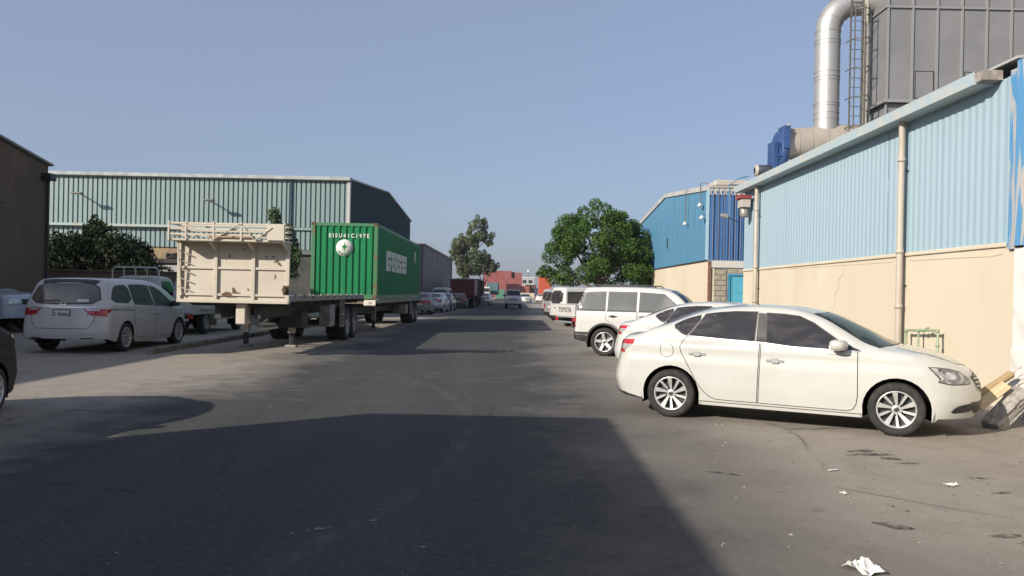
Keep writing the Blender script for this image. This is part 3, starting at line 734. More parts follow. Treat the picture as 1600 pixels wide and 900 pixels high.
def pickup(name, label, pm, loc, heading, group=None, text=None, guard=False, flat=False):
    c = Car(name, label, 'pickup truck', S_CAB, pm, loc, heading, group); g = M_GLASS
    c.ov('door_window', [(1.18,1.24),(1.18,1.74),(1.85,1.72),(2.20,1.30),(2.2,1.24)], 'side', g, frame=.02)
    c.ov('rear_screen', [(-.62,1.30),(.62,1.30),(.60,1.72),(-.60,1.72)], 'rear', g, frame=.02, rnd=1)
    c.ov('windscreen', [(2.02,-.62),(2.02,.62),(2.36,.68),(2.38,0),(2.36,-.68)], 'top', M_WSHIELD, frame=.02)
    c.ov('cab_door', [(1.12,1.21),(1.12,.62),(2.30,.62),(2.30,1.2)], 'side', pm, off=.0035, frame=.009, fm=M_SEAM)
    c.ov('side_stripe', [(1.05,.98),(3.6,.94),(3.6,.84),(1.05,.86)], 'side', mat('stripe_blue', (.02,.035,.09), .4), off=.006)
    c.ov('grille', [(-.48,1.06),(.48,1.06),(.48,.86),(-.48,.86)], 'front', M_BLACK, off=.006, frame=.03, fm=M_CHROME)
    c.ov('front_bumper', [(-.80,.74),(.80,.74),(.80,.56),(-.80,.56)], 'front', P_WHITE2, off=.05)
    for sg in (-1,1):
        c.ov('head_lamp', [(sg*.76,1.06),(sg*.52,1.06),(sg*.52,.88),(sg*.76,.88)][::sg], 'front', M_LAMPW, off=.008)
    c.mirror(2.22,1.35,M_BLACK,sc=1.2)
    # bed
    b = MB(); x0, x1 = -1.12, .86; w = .84
    b.box(x0, x1, -w, w, .68, .74); b.box(x0, x1, -w, -w+.05, .74, 1.16); b.box(x0, x1, w-.05, w, .74, 1.16); b.box(x1-.05, x1, -w+.05, w-.05, .74, 1.20)
    b.box(x0-.02, x1, -w-.02, -w+.07, 1.161, 1.20); b.box(x0-.02, x1, w-.07, w+.02, 1.161, 1.20)
    if not flat:
        for sg in (-1,1): b.box(-.62, .62, sg*w-(.09 if sg<0 else .0), sg*w+(.09 if sg>0 else 0), .84, .90)
    bed = b.build('cargo_bed', pm, c.root)
    tg = MB().bbox(x0-.045, x0-.004, -w+.01, w-.01, .72, 1.19, .012).build('tailgate', pm, c.root)
    if text:
        me = text_mesh(text, .26, .004, bold=.005); me.transform(Matrix.Rotation(R(90),4,'X')); me.transform(Matrix.Rotation(R(-90),4,'Z'))
        link('tailgate_lettering', me, M_INK, tg, (x0-.049, 0, .97))
    for sg in (-1,1):
        MB().bbox(x0-.05, x0-.01, sg*.72-.10, sg*.72+.10, .54, .66, .01).build('tail_lamp', M_RED, c.root)
    bp = MB(); bp.bbox(x0-.16, x0-.06, -.70, .70, .46, .53, .01); bp.box(x0-.10, x0, -.03, .03, .40, .54); bp.build('rear_bumper', M_CHROME, c.root)
    fr = MB(); fr.box(x0+.05, 1.2, -.45, -.32, .48, .68); fr.box(x0+.05, 1.2, .32, .45, .48, .68); fr.box(-.06,.06,-.7,.7,.36,.46); fr.build('chassis', M_VOID, c.root)
    if guard:
        gd = MB(); X = .78
        pts = [(X,-.80,.76),(X,-.80,2.12),(X,-.70,2.22),(X,.70,2.22),(X,.80,2.12),(X,.80,.76)]
        gd.tube(pts, .028, 8)
        for y in (-.4,0,.4): gd.tube([(X,y,1.18),(X,y,2.22)], .02, 6)
        gd.tube([(X,-.8,1.25),(X,.8,1.25)], .02, 6)
        gd.build('cab_guard', P_WHITE2, c.root)
    c.wheels((0,3.18), .72, .385, .22, 'steel', 24)
    return c
# ------------------------------------------------------------------ ground
rnd = random.Random(7)
def ground_material():
    m = bpy.data.materials.new('dusty_asphalt'); m.use_nodes = True
    nt = m.node_tree; n = nt.nodes; L = nt.links; b = n['Principled BSDF']
    geo = n.new('ShaderNodeNewGeometry'); P = geo.outputs['Position']
    sep = n.new('ShaderNodeSeparateXYZ'); L.new(P, sep.inputs[0])
    def noise(scale, detail=6, rough=.55, vec=None, dist=0.):
        x = n.new('ShaderNodeTexNoise'); x.inputs['Scale'].default_value = scale; x.inputs['Detail'].default_value = detail
        x.inputs['Roughness'].default_value = rough; x.inputs['Distortion'].default_value = dist
        L.new(vec or P, x.inputs['Vector']); return x.outputs['Fac']
    def mr(f, a, c, o0=0., o1=1.):
        x = n.new('ShaderNodeMapRange'); x.clamp = True
        for i, v in ((1,a),(2,c),(3,o0),(4,o1)): x.inputs[i].default_value = v
        L.new(f, x.inputs[0]); return x.outputs[0]
    def ma(op, a, c=None, clamp=False):
        x = n.new('ShaderNodeMath'); x.operation = op; x.use_clamp = clamp
        for i, v in enumerate((a, c)):
            if v is None: continue
            if isinstance(v, (int,float)): x.inputs[i].default_value = v
            else: L.new(v, x.inputs[i])
        return x.outputs[0]
    def mix(f, a, c):
        x = n.new('ShaderNodeMix'); x.data_type = 'RGBA'
        if isinstance(f, float): x.inputs[0].default_value = f
        else: L.new(f, x.inputs[0])
        for s, v in ((x.inputs[6], a), (x.inputs[7], c)):
            if isinstance(v, tuple): s.default_value = (*[q_*.79 for q_ in v], 1)
            else: L.new(v, s)
        return x.outputs[2]
    mp = n.new('ShaderNodeMapping'); mp.inputs['Scale'].default_value = (1., .12, 1.); L.new(P, mp.inputs[0])
    big = noise(.35, 5); mid = noise(2.2, 7, .6); fine = noise(55, 4, .7); grit = noise(220, 2, .8); long_ = noise(1.3, 5, .6, mp.outputs[0])
    # asphalt with speckle, dust in streaks along the road
    asph = mix(mr(grit, .30, .72), (.044,.046,.049), (.117,.117,.117))
    asph = mix(mr(long_, .42, .72, 0, .40), asph, (.165,.155,.142))
    asph = mix(mr(mid, .55, .75, 0, .35), asph, (.045,.046,.049))
    asph = mix(mr(fine, .36, .62, 0, .6), asph, (.035,.037,.041)); asph = mix(mr(noise(17, 5, .75), .48, .68, 0, .6), asph, (.15,.146,.138))
    # sandy verge
    sand = mix(mr(fine, .3, .7), (.34,.30,.255), (.47,.42,.36))
    sand = mix(mr(mid, .45, .72, 0, .55), sand, (.27,.24,.205))
    sand = mix(mr(big, .55, .75, 0, .5), sand, (.47,.41,.335))
    # where the verge takes over
    w = ma('ADD', ma('MULTIPLY', ma('SUBTRACT', big, .5), 4.0), ma('MULTIPLY', ma('SUBTRACT', mid, .5), 1.6))
    xr = ma('ADD', sep.outputs[0], w)
    right = mr(xr, .3, 3.0, 0, .95); left = mr(xr, -3.9, -6.0)
    edge = ma('MAXIMUM', right, left)
    col = mix(edge, asph, sand)
    # pale tyre arcs
    arc = None
    for cx, cy, rad, wd_, st in ((-9.5,24.,11.6,.12,.45),(-9.7,24.2,13.2,.14,.4),(6.,26.,13.3,.16,.3),(-3,30.,18.5,.14,.35),(-12,9,11.5,.14,.3)):
        dx = ma('SUBTRACT', sep.outputs[0], cx); dy = ma('SUBTRACT', sep.outputs[1], cy)
        d = ma('SQRT', ma('ADD', ma('MULTIPLY', dx, dx), ma('MULTIPLY', dy, dy)))
        r_ = ma('ABSOLUTE', ma('SUBTRACT', d, rad)); v = ma('MULTIPLY', mr(r_, 0, wd_, 1, 0), st)
        arc = v if arc is None else ma('MAXIMUM', arc, v)
    arc = ma('MULTIPLY', arc, mr(mid, .42, .68))
    col = mix(arc, col, (.26,.24,.215))
    # scattered pale crumbs and dark spots
    vor = n.new('ShaderNodeTexVoronoi'); vor.inputs['Scale'].default_value = 3.1; L.new(P, vor.inputs['Vector'])
    col = mix(ma('MULTIPLY', mr(vor.outputs['Distance'], .015, .04, 1, 0), mr(mid, .5, .6)), col, (.42,.40,.37))
    vo2 = n.new('ShaderNodeTexVoronoi'); vo2.inputs['Scale'].default_value = 1.3; L.new(P, vo2.inputs['Vector'])
    col = mix(ma('MULTIPLY', mr(vo2.outputs['Distance'], .03, .10, .75, 0), mr(noise(.9, 3), .52, .6)), col, (.05,.046,.042))
    # cracks
    vc = n.new('ShaderNodeTexVoronoi'); vc.feature = 'DISTANCE_TO_EDGE'; vc.inputs['Scale'].default_value = .33
    wp = n.new('ShaderNodeMix'); wp.data_type = 'VECTOR'; wp.inputs[0].default_value = .25
    nz = n.new('ShaderNodeTexNoise'); nz.inputs['Scale'].default_value = 1.1; L.new(P, nz.inputs['Vector'])
    L.new(P, wp.inputs[4]); L.new(nz.outputs['Color'], wp.inputs[5]); L.new(wp.outputs[1], vc.inputs['Vector'])
    col = mix(ma('MULTIPLY', mr(vc.outputs[0], .002, .008, .5, 0), mr(big, .5, .58)), col, (.04,.038,.036))
    L.new(col, b.inputs['Base Color'])
    b.inputs['Roughness'].default_value = .92; b.inputs['Specular IOR Level'].default_value = .25
    bp = n.new('ShaderNodeBump'); bp.inputs['Strength'].default_value = .6; bp.inputs['Distance'].default_value = .012
    L.new(ma('ADD', ma('MULTIPLY', grit, .9), ma('ADD', fine, ma('MULTIPLY', mid, 2.0))), bp.inputs['Height']); L.new(bp.outputs[0], b.inputs['Normal'])
    return m
M_GROUND = ground_material()
def sheet_grid(x0, x1, y0, y1, nx, ny, zf):
    b = MB(); vs = []; fs = []
    for j in range(ny+1):
        for i in range(nx+1):
            x = x0+(x1-x0)*i/nx; y = y0+(y1-y0)*j/ny; vs.append((x, y, zf(x, y)))
    for j in range(ny):
        for i in range(nx): a = j*(nx+1)+i; fs.append((a,a+1,a+nx+2,a+nx+1))
    return b.add(vs, fs, True)
gr = struct(sheet_grid(-3000, 3000, -200, 6000, 8, 8, lambda x, y: -.004).build('ground', M_GROUND))
rd = struct(sheet_grid(-4.8, 2.6, -30, 400, 8, 80, lambda x, y: .0).build('road', M_GROUND))
# oil and wet stains: irregular thin patches
def broken(name, c, rough, scale, lo, hi):
    m = mat(name, c, rough); nt = m.node_tree; b = nt.nodes['Principled BSDF']; tc = nt.nodes.new('ShaderNodeTexCoord'); x = nt.nodes.new('ShaderNodeTexNoise')
    x.inputs['Scale'].default_value = scale; x.inputs['Detail'].default_value = 8; x.inputs['Distortion'].default_value = .6; r_ = nt.nodes.new('ShaderNodeMapRange'); r_.inputs[1].default_value = lo; r_.inputs[2].default_value = hi
    nt.links.new(tc.outputs['Object'], x.inputs['Vector']); nt.links.new(x.outputs['Fac'], r_.inputs[0]); nt.links.new(r_.outputs[0], b.inputs['Alpha']); return m
M_OIL = broken('oil_stain', (.06,.053,.047), .6, 13, .36, .62)
def blot(cx, cy, rx, ry, ang, parent, m, z=.004, name='oil_stain', n=22, seed=0):
    q = random.Random(seed); ph = [q.uniform(0,6.28) for _ in range(4)]; pts = []
    for k in range(n):
        t = 2*math.pi*k/n; r_ = 1+.16*math.sin(2*t+ph[0])+.12*math.sin(3*t+ph[1])+.09*math.sin(5*t+ph[2])+.06*math.sin(9*t+ph[3])
        x, y = rx*r_*math.cos(t), ry*r_*math.sin(t); pts.append((cx+x*math.cos(ang)-y*math.sin(ang), cy+x*math.sin(ang)+y*math.cos(ang), z))
    return MB().add(pts+[(cx,cy,z)], [(k,(k+1)%n,n) for k in range(n)]).build(name, m, parent)
for i, (x, y, a, c, t) in enumerate([(2.73,5.69,.16,.05,-.75),(3.42,5.50,.11,.045,.1),(3.46,5.34,.07,.035,.2),(1.95,7.27,.14,.05,-.5),(3.80,8.32,.16,.07,.1),(3.86,8.12,.12,.05,-.1),(3.72,8.5,.2,.05,.3),(3.55,8.28,.09,.03,.5),(3.92,7.9,.1,.03,0),(1.08,6.05,.09,.03,.3),(2.2,6.6,.07,.02,.2),(4.15,6.75,.1,.03,.3),(4.3,7.3,.1,.03,0),(-.6,8.6,.1,.04,.4),(.55,9.3,.12,.03,.1),(.25,7.4,.08,.03,.2)]):
    blot(x, y, a, c, t, gr, M_OIL, seed=i)
M_CHALK = broken('spilt_plaster', (.44,.42,.385), .9, 22, .47, .66)
for i, (x, y, a, c, t) in enumerate([(3.02,6.86,.10,.035,-.8),(3.12,6.62,.09,.03,-.9),(3.35,6.2,.07,.02,-.7),(3.2,6.4,.05,.02,0),(2.75,7.2,.05,.02,.3),(2.8,7.0,.04,.02,.2),(-1.25,5.35,.11,.025,.6),(-.95,5.55,.05,.015,.5),(-.55,5.0,.06,.012,0)]):
    blot(x, y, a, c, t, gr, M_CHALK, name='plaster_spill', seed=50+i)
# loose grit near the wall
g = MB(); q = random.Random(3)
for _ in range(1500):
    u_ = q.random()
    if u_ < .35: x, y = q.uniform(4.5,7.4), q.gauss(9.6,1.4)
    elif u_ < .8: x, y = q.uniform(1.8,7.2), q.uniform(4.6,11)
    else: x, y = q.uniform(-8,7), q.uniform(4.5,18)
    s_ = q.choice([.005,.006,.007,.008,.010,.016]) * q.uniform(.7,1.3); vs = [(x+s_*q.uniform(.6,1.2)*math.cos(t), y+s_*q.uniform(.6,1.2)*math.sin(t), .0) for t in (0,1.25,2.5,3.75,5.0)]
    g.add(vs+[(x+s_*.3,y,s_*.45)], [(k,(k+1)%5,5) for k in range(5)])
o = g.build('loose_grit', mat('grit', (.28,.24,.20), .9, island=.65), kind='stuff'); o['label'] = 'small stones and crumbs scattered over the dusty ground'

# paper and litter
M_PAPER = mat('litter_paper', (.80,.79,.76), .7)
def paper(cx, cy, w, d, hgt, label, seed, m=M_PAPER, name='paper_scrap', cat='litter'):
    q = random.Random(seed); N = 6; vs = []; fs = []
    for j in range(N+1):
        for i in range(N+1):
            u, v = i/N-.5, j/N-.5
            vs.append((u*w*(1+.15*q.uniform(-1,1)), v*d*(1+.15*q.uniform(-1,1)), .004+hgt*abs(q.gauss(.3,.35))*(1-1.6*abs(u)*abs(v))))
    for j in range(N):
        for i in range(N): a = j*(N+1)+i; fs.append((a,a+1,a+N+2,a+N+1))
    o = MB().add(vs, fs).build(name, m, None, (cx, cy, 0)); o.rotation_euler = (0,0,q.uniform(0,3)); tag(o, label, cat)
paper(2.10,4.73,.20,.16,.10,'crumpled white paper lying nearest the camera at the bottom edge',1)
paper(3.85,6.98,.11,.05,.03,'white paper scrap on the sandy ground in front of the sedan bonnet',2)
paper(3.02,7.50,.12,.03,.01,'flat pale paper strip on the asphalt below the sedan doors',3)
paper(5.62,8.5,.20,.07,.05,'pale blue plastic scrap under the sedan front bumper',4, mat('blue_plastic', (.30,.42,.50), .4), 'plastic_scrap')
paper(2.75,6.60,.05,.03,.02,'small white paper bit near the pale plaster streak',5)

# kerb beside the trailers
M_KERB = mat('kerb_concrete', (.26,.24,.21), .9, col2=(.17,.155,.14), scale=4, bump=.3, bscale=30)
kr = thing('kerb', 'low worn concrete kerb beside the flatbed trailer and minivan', 'kerb', (-8.45,18.6,0))
ks = MB().bbox(-.08,.08,.01,.98,-.02,.14,.02).mesh('kerb_stone')
for k in range(30): link('kerb_stone', ks, M_KERB, kr, (.004*k*(-1)-.02*rnd.random(), k*1.0, -.012*rnd.random()))

# ------------------------------------------------------------------ corrugated cladding
def clad_sheet(w, z0, za, zb, pitch, depth, flat=.5, slope=.14, mirror=False):
    """one ribbed sheet in the x-z plane, ribs standing out towards -y; top runs from za to zb"""
    n = max(1, round(w/pitch)); p = w/n; prof = []
    for k in range(n):
        o = k*p
        prof += [(o,0.),(o+p*(1-flat-2*slope)*.5,0.),(o+p*((1-flat-2*slope)*.5+slope),-depth),(o+p*((1-flat-2*slope)*.5+slope+flat),-depth),(o+p*((1-flat-2*slope)*.5+2*slope+flat),0.)]
    prof.append((w,0.)); b = MB(); vs = []; fs = []
    for x, y in prof: vs += [(x,y,z0),(x,y,za+(zb-za)*x/w)]
    for i in range(len(prof)-1): fs.append((2*i,2*i+2,2*i+3,2*i+1))
    b.add(vs, fs); me = bpy.data.meshes.new('sheet'); me.from_pydata(b.v, [], b.f); me.update(); return me
def clad_run(parent, m, p0, direction, length, z0, topf, pitch, depth, sheet=1.0, flat=.5, slope=.14, name='cladding_sheet', seed=1):
    """row of sheets from p0 along a unit direction; local -y of each sheet is the outer face"""
    n = max(1, round(length/sheet)); w = length/n; ang = math.atan2(direction[1], direction[0]); cache = {}; q = random.Random(seed)
    for k in range(n):
        za, zb = topf(k*w), topf((k+1)*w); key = (round(za,4), round(zb,4))
        if key not in cache: cache[key] = clad_sheet(w, z0, za, zb, pitch, depth, flat, slope)
        j = q.uniform(-.004,.004)
        link(name, cache[key], m, parent, (p0[0]+direction[0]*k*w-direction[1]*j, p0[1]+direction[1]*k*w+direction[0]*j, 0), rotz=ang)

# ------------------------------------------------------------------ light blue warehouse on the right
M_LBLUE = mat('light_blue_sheet', (.37,.515,.59), .5, col2=(.33,.475,.56), scale=.8, lo=.35, hi=.7, col3=(.41,.515,.58), spec=.3, s3=.35, lo3=.4, hi3=.7, stretch=(1,1,.25))
M_CREAM = mat('cream_plaster', (.67,.585,.45), .9, col2=(.60,.51,.375), scale=1.1, lo=.5, hi=.85, col3=(.70,.625,.495), s3=.5, lo3=.45, hi3=.7, bump=.12, bscale=9, stretch=(1,1,.6))
M_GUTTER = mat('gutter_paint', (.45,.55,.60), .5, col2=(.58,.57,.52), scale=2.5, lo=.45, hi=.7)
M_PVC = mat('pipe_beige', (.52,.46,.39), .55, col2=(.42,.37,.31), scale=3, stretch=(1,1,.3))
M_BLUETRIM = mat('blue_trim_paint', (.10,.30,.55), .5, col2=(.46,.45,.44), scale=1.6, lo=.47, hi=.56, dist=1.2, stretch=(4,4,.5))
M_WHITEPL = mat('white_plaster', (.78,.76,.72), .9, col2=(.62,.58,.52), scale=3, lo=.5, hi=.75, bump=.2, bscale=12)
wh = thing('light_blue_warehouse', 'long light blue corrugated warehouse over cream plaster wall beside the white sedan', 'warehouse', (0,0,0))
XW, YN, YF = 7.5, 11.95, 26.2
pw = MB(); pw.box(XW, XW+.25, YN, YF, -.1, 2.46); pw.build('plaster_wall', M_CREAM, wh)
MB().bbox(XW-.035, XW+.2, YN+.25, YF, 2.462, 2.53, .01).build('wall_capping', M_CREAM, wh)
# cladding (outer face towards -x: direction -y gives local -y = -x)
clad_run(wh, M_LBLUE, (XW, YF), (0,-1), YF-YN-.15, 2.50, lambda s: 5.06, .2, .010, sheet=1.0, flat=.16, slope=.32)
M_CRACK = mat('crack_dark', (.42,.34,.25), .9)
def crack(pts, w=.007):
    b = MB()
    for a, c in zip(pts, pts[1:]): b.obox((XW-.002,a[0],a[1]), (XW-.002,c[0],c[1]), .006, w)
    b.build('wall_crack', M_CRACK, wh)
crack([(18.2,2.30),(18.25,2.2),(18.5,2.05),(18.45,1.9),(18.7,1.7),(18.65,1.55),(18.8,1.35)]); crack([(12.3,2.36),(12.6,2.33),(13.1,2.345),(14.2,2.36),(15.2,2.37)], .008); crack([(15.9,2.37),(17.4,2.38),(19,2.40),(22,2.42)], .007)
gt = MB(); prof = [(XW-.34,5.03),(XW-.36,5.22),(XW-.33,5.23),(XW-.31,5.06),(XW-.02,5.06),(XW-.02,5.26),(XW+.01,5.26),(XW+.01,5.03)]
gt.prism(prof, YN+.62, YF+.05, 'y'); gt.build('gutter', M_GUTTER, wh)
MB().prism([(XW-.33,5.05),(XW-.34,5.20),(XW-.02,5.20),(XW-.02,5.05)], YN+.40, YN+.60, 'y').build('gutter_end', mat('gutter_worn', (.42,.38,.33), .8, col2=(.25,.22,.2), scale=6), wh)
MB().prism([(XW-.05,5.27),(XW+16,7.0),(XW+16,7.1),(XW-.05,5.31)], YN, YF+.1, 'y').build('roof', mat('roof_sheet', (.45,.45,.44), .6), wh)
MB().box(XW+.1, XW+16, YF-.2, YF, -.1, 5.2).build('end_wall', M_CREAM, wh)
MB().box(XW+.1, XW+16, YN+.02, YN+.2, -.1, 5.2).build('end_wall', M_CREAM, wh)
for y, zt in ((15.3,5.03),(24.45,5.03)):
    dp = MB().tube([(XW-.14,y,zt),(XW-.14,y,2.62),(XW-.14,y,.1)], .062, 14).build('downpipe', M_PVC, wh)
    for z in (4.3,2.55,1.5): MB().lathe([(.062,-.04),(.073,-.04),(.073,.04),(.062,.04)], axis='z', n=14, c=(XW-.14,y,z)).build('pipe_collar', M_PVC, dp)
    for z in (4.1,1.9): MB().obox((XW-.14,y,z),(XW+.01,y,z),.03,.02).build('pipe_bracket', M_BLACK, dp)
# corner flashing
cf = MB(); cf.box(XW-.06, XW+.02, YN-.02, YN+.14, 2.42, 5.12); cf.build('corner_flashing', M_BLUETRIM, wh)
cf = MB(); cf.prism([(XW-.10,YN-.24),(XW-.11,YN-.10),(XW-.07,YN-.03),(XW+.3,YN-.03),(XW+.3,YN-.24)], 2.46, 5.20, 'z'); cf.build('corner_flashing', M_BLUETRIM, wh)
MB().bbox(XW-.04, XW+.5, YN-.62, YN+.02, -.1, 2.44, .02).build('corner_pillar', M_WHITEPL, wh)
MB().bbox(XW-.10, XW+.4, YN-.60, YN-.02, -.1, .95, .03).build('pillar_base', M_WHITEPL, wh)
MB().box(XW-.03, XW+.5, YN-.64, YN-.25, 2.44, 5.3).build('return_wall', M_CREAM, wh)
# neighbouring wall towards the camera
nb = thing('boundary_wall', 'cream plastered boundary wall at the right edge of the frame', 'wall', (0,0,0))
MB().box(XW+.02, XW+.3, 2.0, YN-.65, -.1, 4.6).build('wall', M_CREAM, nb)
MB().bbox(XW-.03, XW+.34, 2.0, YN-.66, 4.602, 4.72, .02).build('coping', M_WHITEPL, nb)
# green pipe loop on the wall
gp = thing('green_water_pipe', 'pale green looped water pipe standing against the cream wall', 'pipe', (7.33,14.3,0))
M_GPIPE = mat('green_pipe_paint', (.24,.36,.22), .5, col2=(.36,.40,.27), scale=12)
MB().tube([(0,.62,.05),(0,.62,1.03),(0,.60,1.06),(0,-.46,1.11),(0,-.49,1.08),(0,-.49,.05)], .022, 10).build('pipe', M_GPIPE, gp)
MB().tube([(0,.17,.05),(0,.17,1.07)], .018, 8).build('pipe', M_GPIPE, gp)
for y, z in ((.62,1.05),(.17,1.075),(-.485,1.10),(.0,1.085),(-.49,.85)): MB().lathe([(.022,-.03),(.032,-.03),(.032,.03),(.022,.03)], axis='z', n=10, c=(0,y,z)).build('fitting', M_GPIPE, gp)
MB().tube([(0,-.1,1.09),(.0,-.1,1.13),(0,-.2,1.14)], .014, 8).build('tap', M_GPIPE, gp)

# wall box with red cap and lamp at the far corner
wb = thing('wall_bell_box', 'grey wall box with red cap at the far corner of the light blue warehouse', 'box', (7.18,25.35,3.9))
MB().bbox(-.22,.20,-.30,.30,.42,.80,.02).build('cabinet', mat('box_grey', (.50,.44,.40), .6), wb)
MB().prism([(-.30,.80),(.22,.80),(.22,.92),(-.26,.98)], -.36, .36, 'y').build('cap', mat('cap_red', (.28,.05,.05), .6), wb)
MB().lathe([(.15,.40),(.19,.36),(.19,.08),(.14,.0),(.0005,.0)], axis='z', n=18).build('drum', mat('drum_grey', (.34,.31,.28), .45, .3), wb)
MB().obox((.1,0,.6),(.36,0,.6),.06,.06).build('bracket', M_BLACK, wb); wb.scale = (.72,.72,.72); wb.location = (7.24,25.35,4.15)
fl = thing('corner_floodlight', 'small floodlight on a thin blue pole at the gutter end', 'lamp', (7.0,26.25,4.2))
M_BLPOLE = mat('pole_blue', (.05,.20,.34), .5)
MB().tube([(0,0,0),(0,0,1.12),(.35,0,1.33),(.62,0,1.4)], .018, 8).build('pole', M_BLPOLE, fl)
MB().tube([(0,0,1.12),(.5,0,1.10)], .012, 6).build('brace', M_BLPOLE, fl)
MB().prism([(-.28,.06),(-.05,.0),(-.05,.12),(-.24,.16)], -.12, .12, 'y').build('lamp_head', mat('lamp_grey', (.42,.42,.42), .4, .4), fl)
MB().obox((-.06,0,.05),(.30,0,-.12),.03,.03).build('lamp_arm', M_BLACK, fl)

# rooftop dust extraction plant
M_GREY = mat('grey_panel', (.245,.245,.25), .5, .1, col2=(.215,.216,.22), scale=.9, col3=(.265,.265,.27), s3=.7)
M_GREYR = mat('grey_rib', (.31,.31,.31), .5, .2)
dc = thing('dust_collector', 'tall grey panelled dust collector housing above the light blue warehouse roof', 'dust collector', (11.24,24.5,0))
DX, DY, Z0, Z1, Z2 = 6.2, 1.7, 7.74, 10.6, 13.4
MB().box(.03,DX,.03,DY,Z0,Z2).build('housing', M_GREY, dc)
pn = .755
for r_, (za, zb) in enumerate(((Z0+.04,Z1-.03),(Z1+.03,Z2))):
    for k in range(8):
        MB().bbox(.04+k*pn+.02, .04+(k+1)*pn-.02, .0, .03, za, zb, .006).build('panel', M_GREY, dc)
    for k in range(9): MB().box(k*pn+.005, k*pn+.065, -.05, .029, za, zb).build('rib', M_GREYR, dc)
    for k in range(2): MB().box(.0, .029, .06+k*.82, .06+k*.82+.78, za, zb).build('panel', M_GREY, dc)
MB().box(-.01,DX,-.06,.028,Z1-.03,Z1+.03).build('band', M_GREYR, dc); MB().box(-.05,.028,-.061,DY,Z1-.029,Z1+.029).build('band', M_GREYR, dc)
MB().box(-.03,DX,-.07,.027,Z0-.06,Z0+.04).build('band', M_GREYR, dc); MB().box(-.06,.027,-.071,DY,Z0-.059,Z0+.039).build('band', M_GREYR, dc)
for k in (1,3):
    f = MB(); x0 = .04+k*pn+.09; 
    f.box(x0,x0+.58,-.02,-.002,Z0+.06,Z0+.92).build('hatch', M_GREY, dc)
    f = MB(); 
    for a in (x0,x0+.56): f.box(a,a+.02,-.028,-.0205,Z0+.06,Z0+.92)
    for z in (Z0+.06,Z0+.90): f.box(x0+.02,x0+.56,-.0278,-.0203,z,z+.02)
    f.build('hatch_frame', M_BLACK, dc)
MB().box(.12,DX,.12,DY,5.6,Z0-.061).build('skirt', M_GREY, dc)
MB().box(.30,1.2,.105,.119,7.05,7.45).build('louvre', M_BLACK, dc)
for k in range(4): MB().box(.30,1.2,.085,.104,7.08+k*.1,7.10+k*.1).build('louvre_blade', M_GREYR, dc)
for k in range(3): MB().box(.04+k*.9,.09+k*.9,.06,.119,5.6,Z0-.062).build('leg', M_GREYR, dc)
# silver duct
M_DUCT = mat('galvanised_duct', (.50,.50,.50), .5, .6, col2=(.52,.51,.49), scale=2.5, rough2=.45)
M_DUCTB = mat('beige_duct', (.55,.50,.43), .45, .35, col2=(.47,.42,.36), scale=2.5, rough2=.6)
sdct = thing('silver_duct', 'silver galvanised vertical duct bending into the grey dust collector', 'duct', (9.87,25.6,0))
rd_ = .385
def ringed(parent, pts, r_, m, rings, n=28):
    MB().tube(pts, r_, n).build('duct_pipe', m, parent)
    for (c, ax) in rings:
        b = MB(); c = Vector(c); ax = Vector(ax).normalized(); b.tube([c-ax*.018, c+ax*.018], r_+.014, n); b.build('duct_seam', m, parent)
elb = [(0,0,6.6),(0,0,9.6)]; 
bend = [(.95-.95*math.cos(t), 0, 10.15+.95*math.sin(t)) for t in np.linspace(0, math.pi/2, 12)]
ringed(sdct, elb[:1]+[(0,0,8.0)]+bend+[(1.62,0,11.12)], rd_, M_DUCT,
       [((0,0,z),(0,0,1)) for z in (7.35,7.55,7.78,7.86,8.6,8.7,8.86,9.75,9.86)] + [(bend[k], (math.sin(t), 0, math.cos(t))) for k, t in ((0,0),(3,.43),(6,.86),(9,1.28),(11,1.57))])
hd = thing('beige_duct', 'wide beige ringed duct lying across the roof beside the blue fan', 'duct', (8.58,25.6,6.56))
hp = [(-.02,0,0),(.3,0,.0),(.7,0,.03),(1.2,0,.09),(1.7,0,.13),(2.2,0,.15),(2.7,0,.16),(3.2,0,.16)]
MB().tube(hp, [.50,.50,.50,.50,.50,.50,.49,.48], 30).build('duct_pipe', M_DUCTB, hd)
for k in range(1,7): 
    c = Vector(hp[k]); MB().tube([c-Vector((.015,0,0)), c+Vector((.015,0,0))], .515, 30).build('duct_seam', M_DUCTB, hd)
MB().bbox(-.10,-.02,-.54,.54,-.52,.54,.01).build('flange', M_DUCTB, hd)
MB().bbox(.3,.5,-.3,.3,-1.1,-.46,.01).build('saddle', M_BLPOLE, hd); MB().bbox(2.3,2.5,-.3,.3,-1.0,-.38,.01).build('saddle', M_BLPOLE, hd)
M_FAN = mat('fan_blue', (.025,.07,.21), .5, col2=(.04,.09,.24), scale=3)
fn = thing('blower_fan', 'dark blue blower fan housing with motor at the roof edge', 'fan', (8.36,25.6,5.38))
MB().lathe([(.001,-.10),(.62,-.10),(.66,-.08),(.66,.14),(.62,.16),(.001,.16)], axis='x', n=24, c=(.02,0,.95)).build('housing', M_FAN, fn)
MB().bbox(-.06,.18,-.70,-.1,.95,1.68,.01).build('outlet', M_FAN, fn)
MB().bbox(-.28,-.10,-.30,.30,.30,1.25,.01).build('bearing_stand', M_FAN, fn)
MB().bbox(-.70,.10,-.42,.42,.0,.08,.01).build('base_frame', M_FAN, fn)
for z in (.7,1.1): MB().bbox(-.30,.2,-.6,-.5,z,z+.05,.004).build('stiffener', M_FAN, fn)
mo = MB(); mo.lathe([(.001,-.34),(.16,-.34),(.19,-.28),(.19,.22),(.15,.26),(.001,.26)], axis='x', n=20, c=(-.42,-.1,.30)); mo.build('motor', mat('motor_dark', (.05,.06,.08), .5), fn)
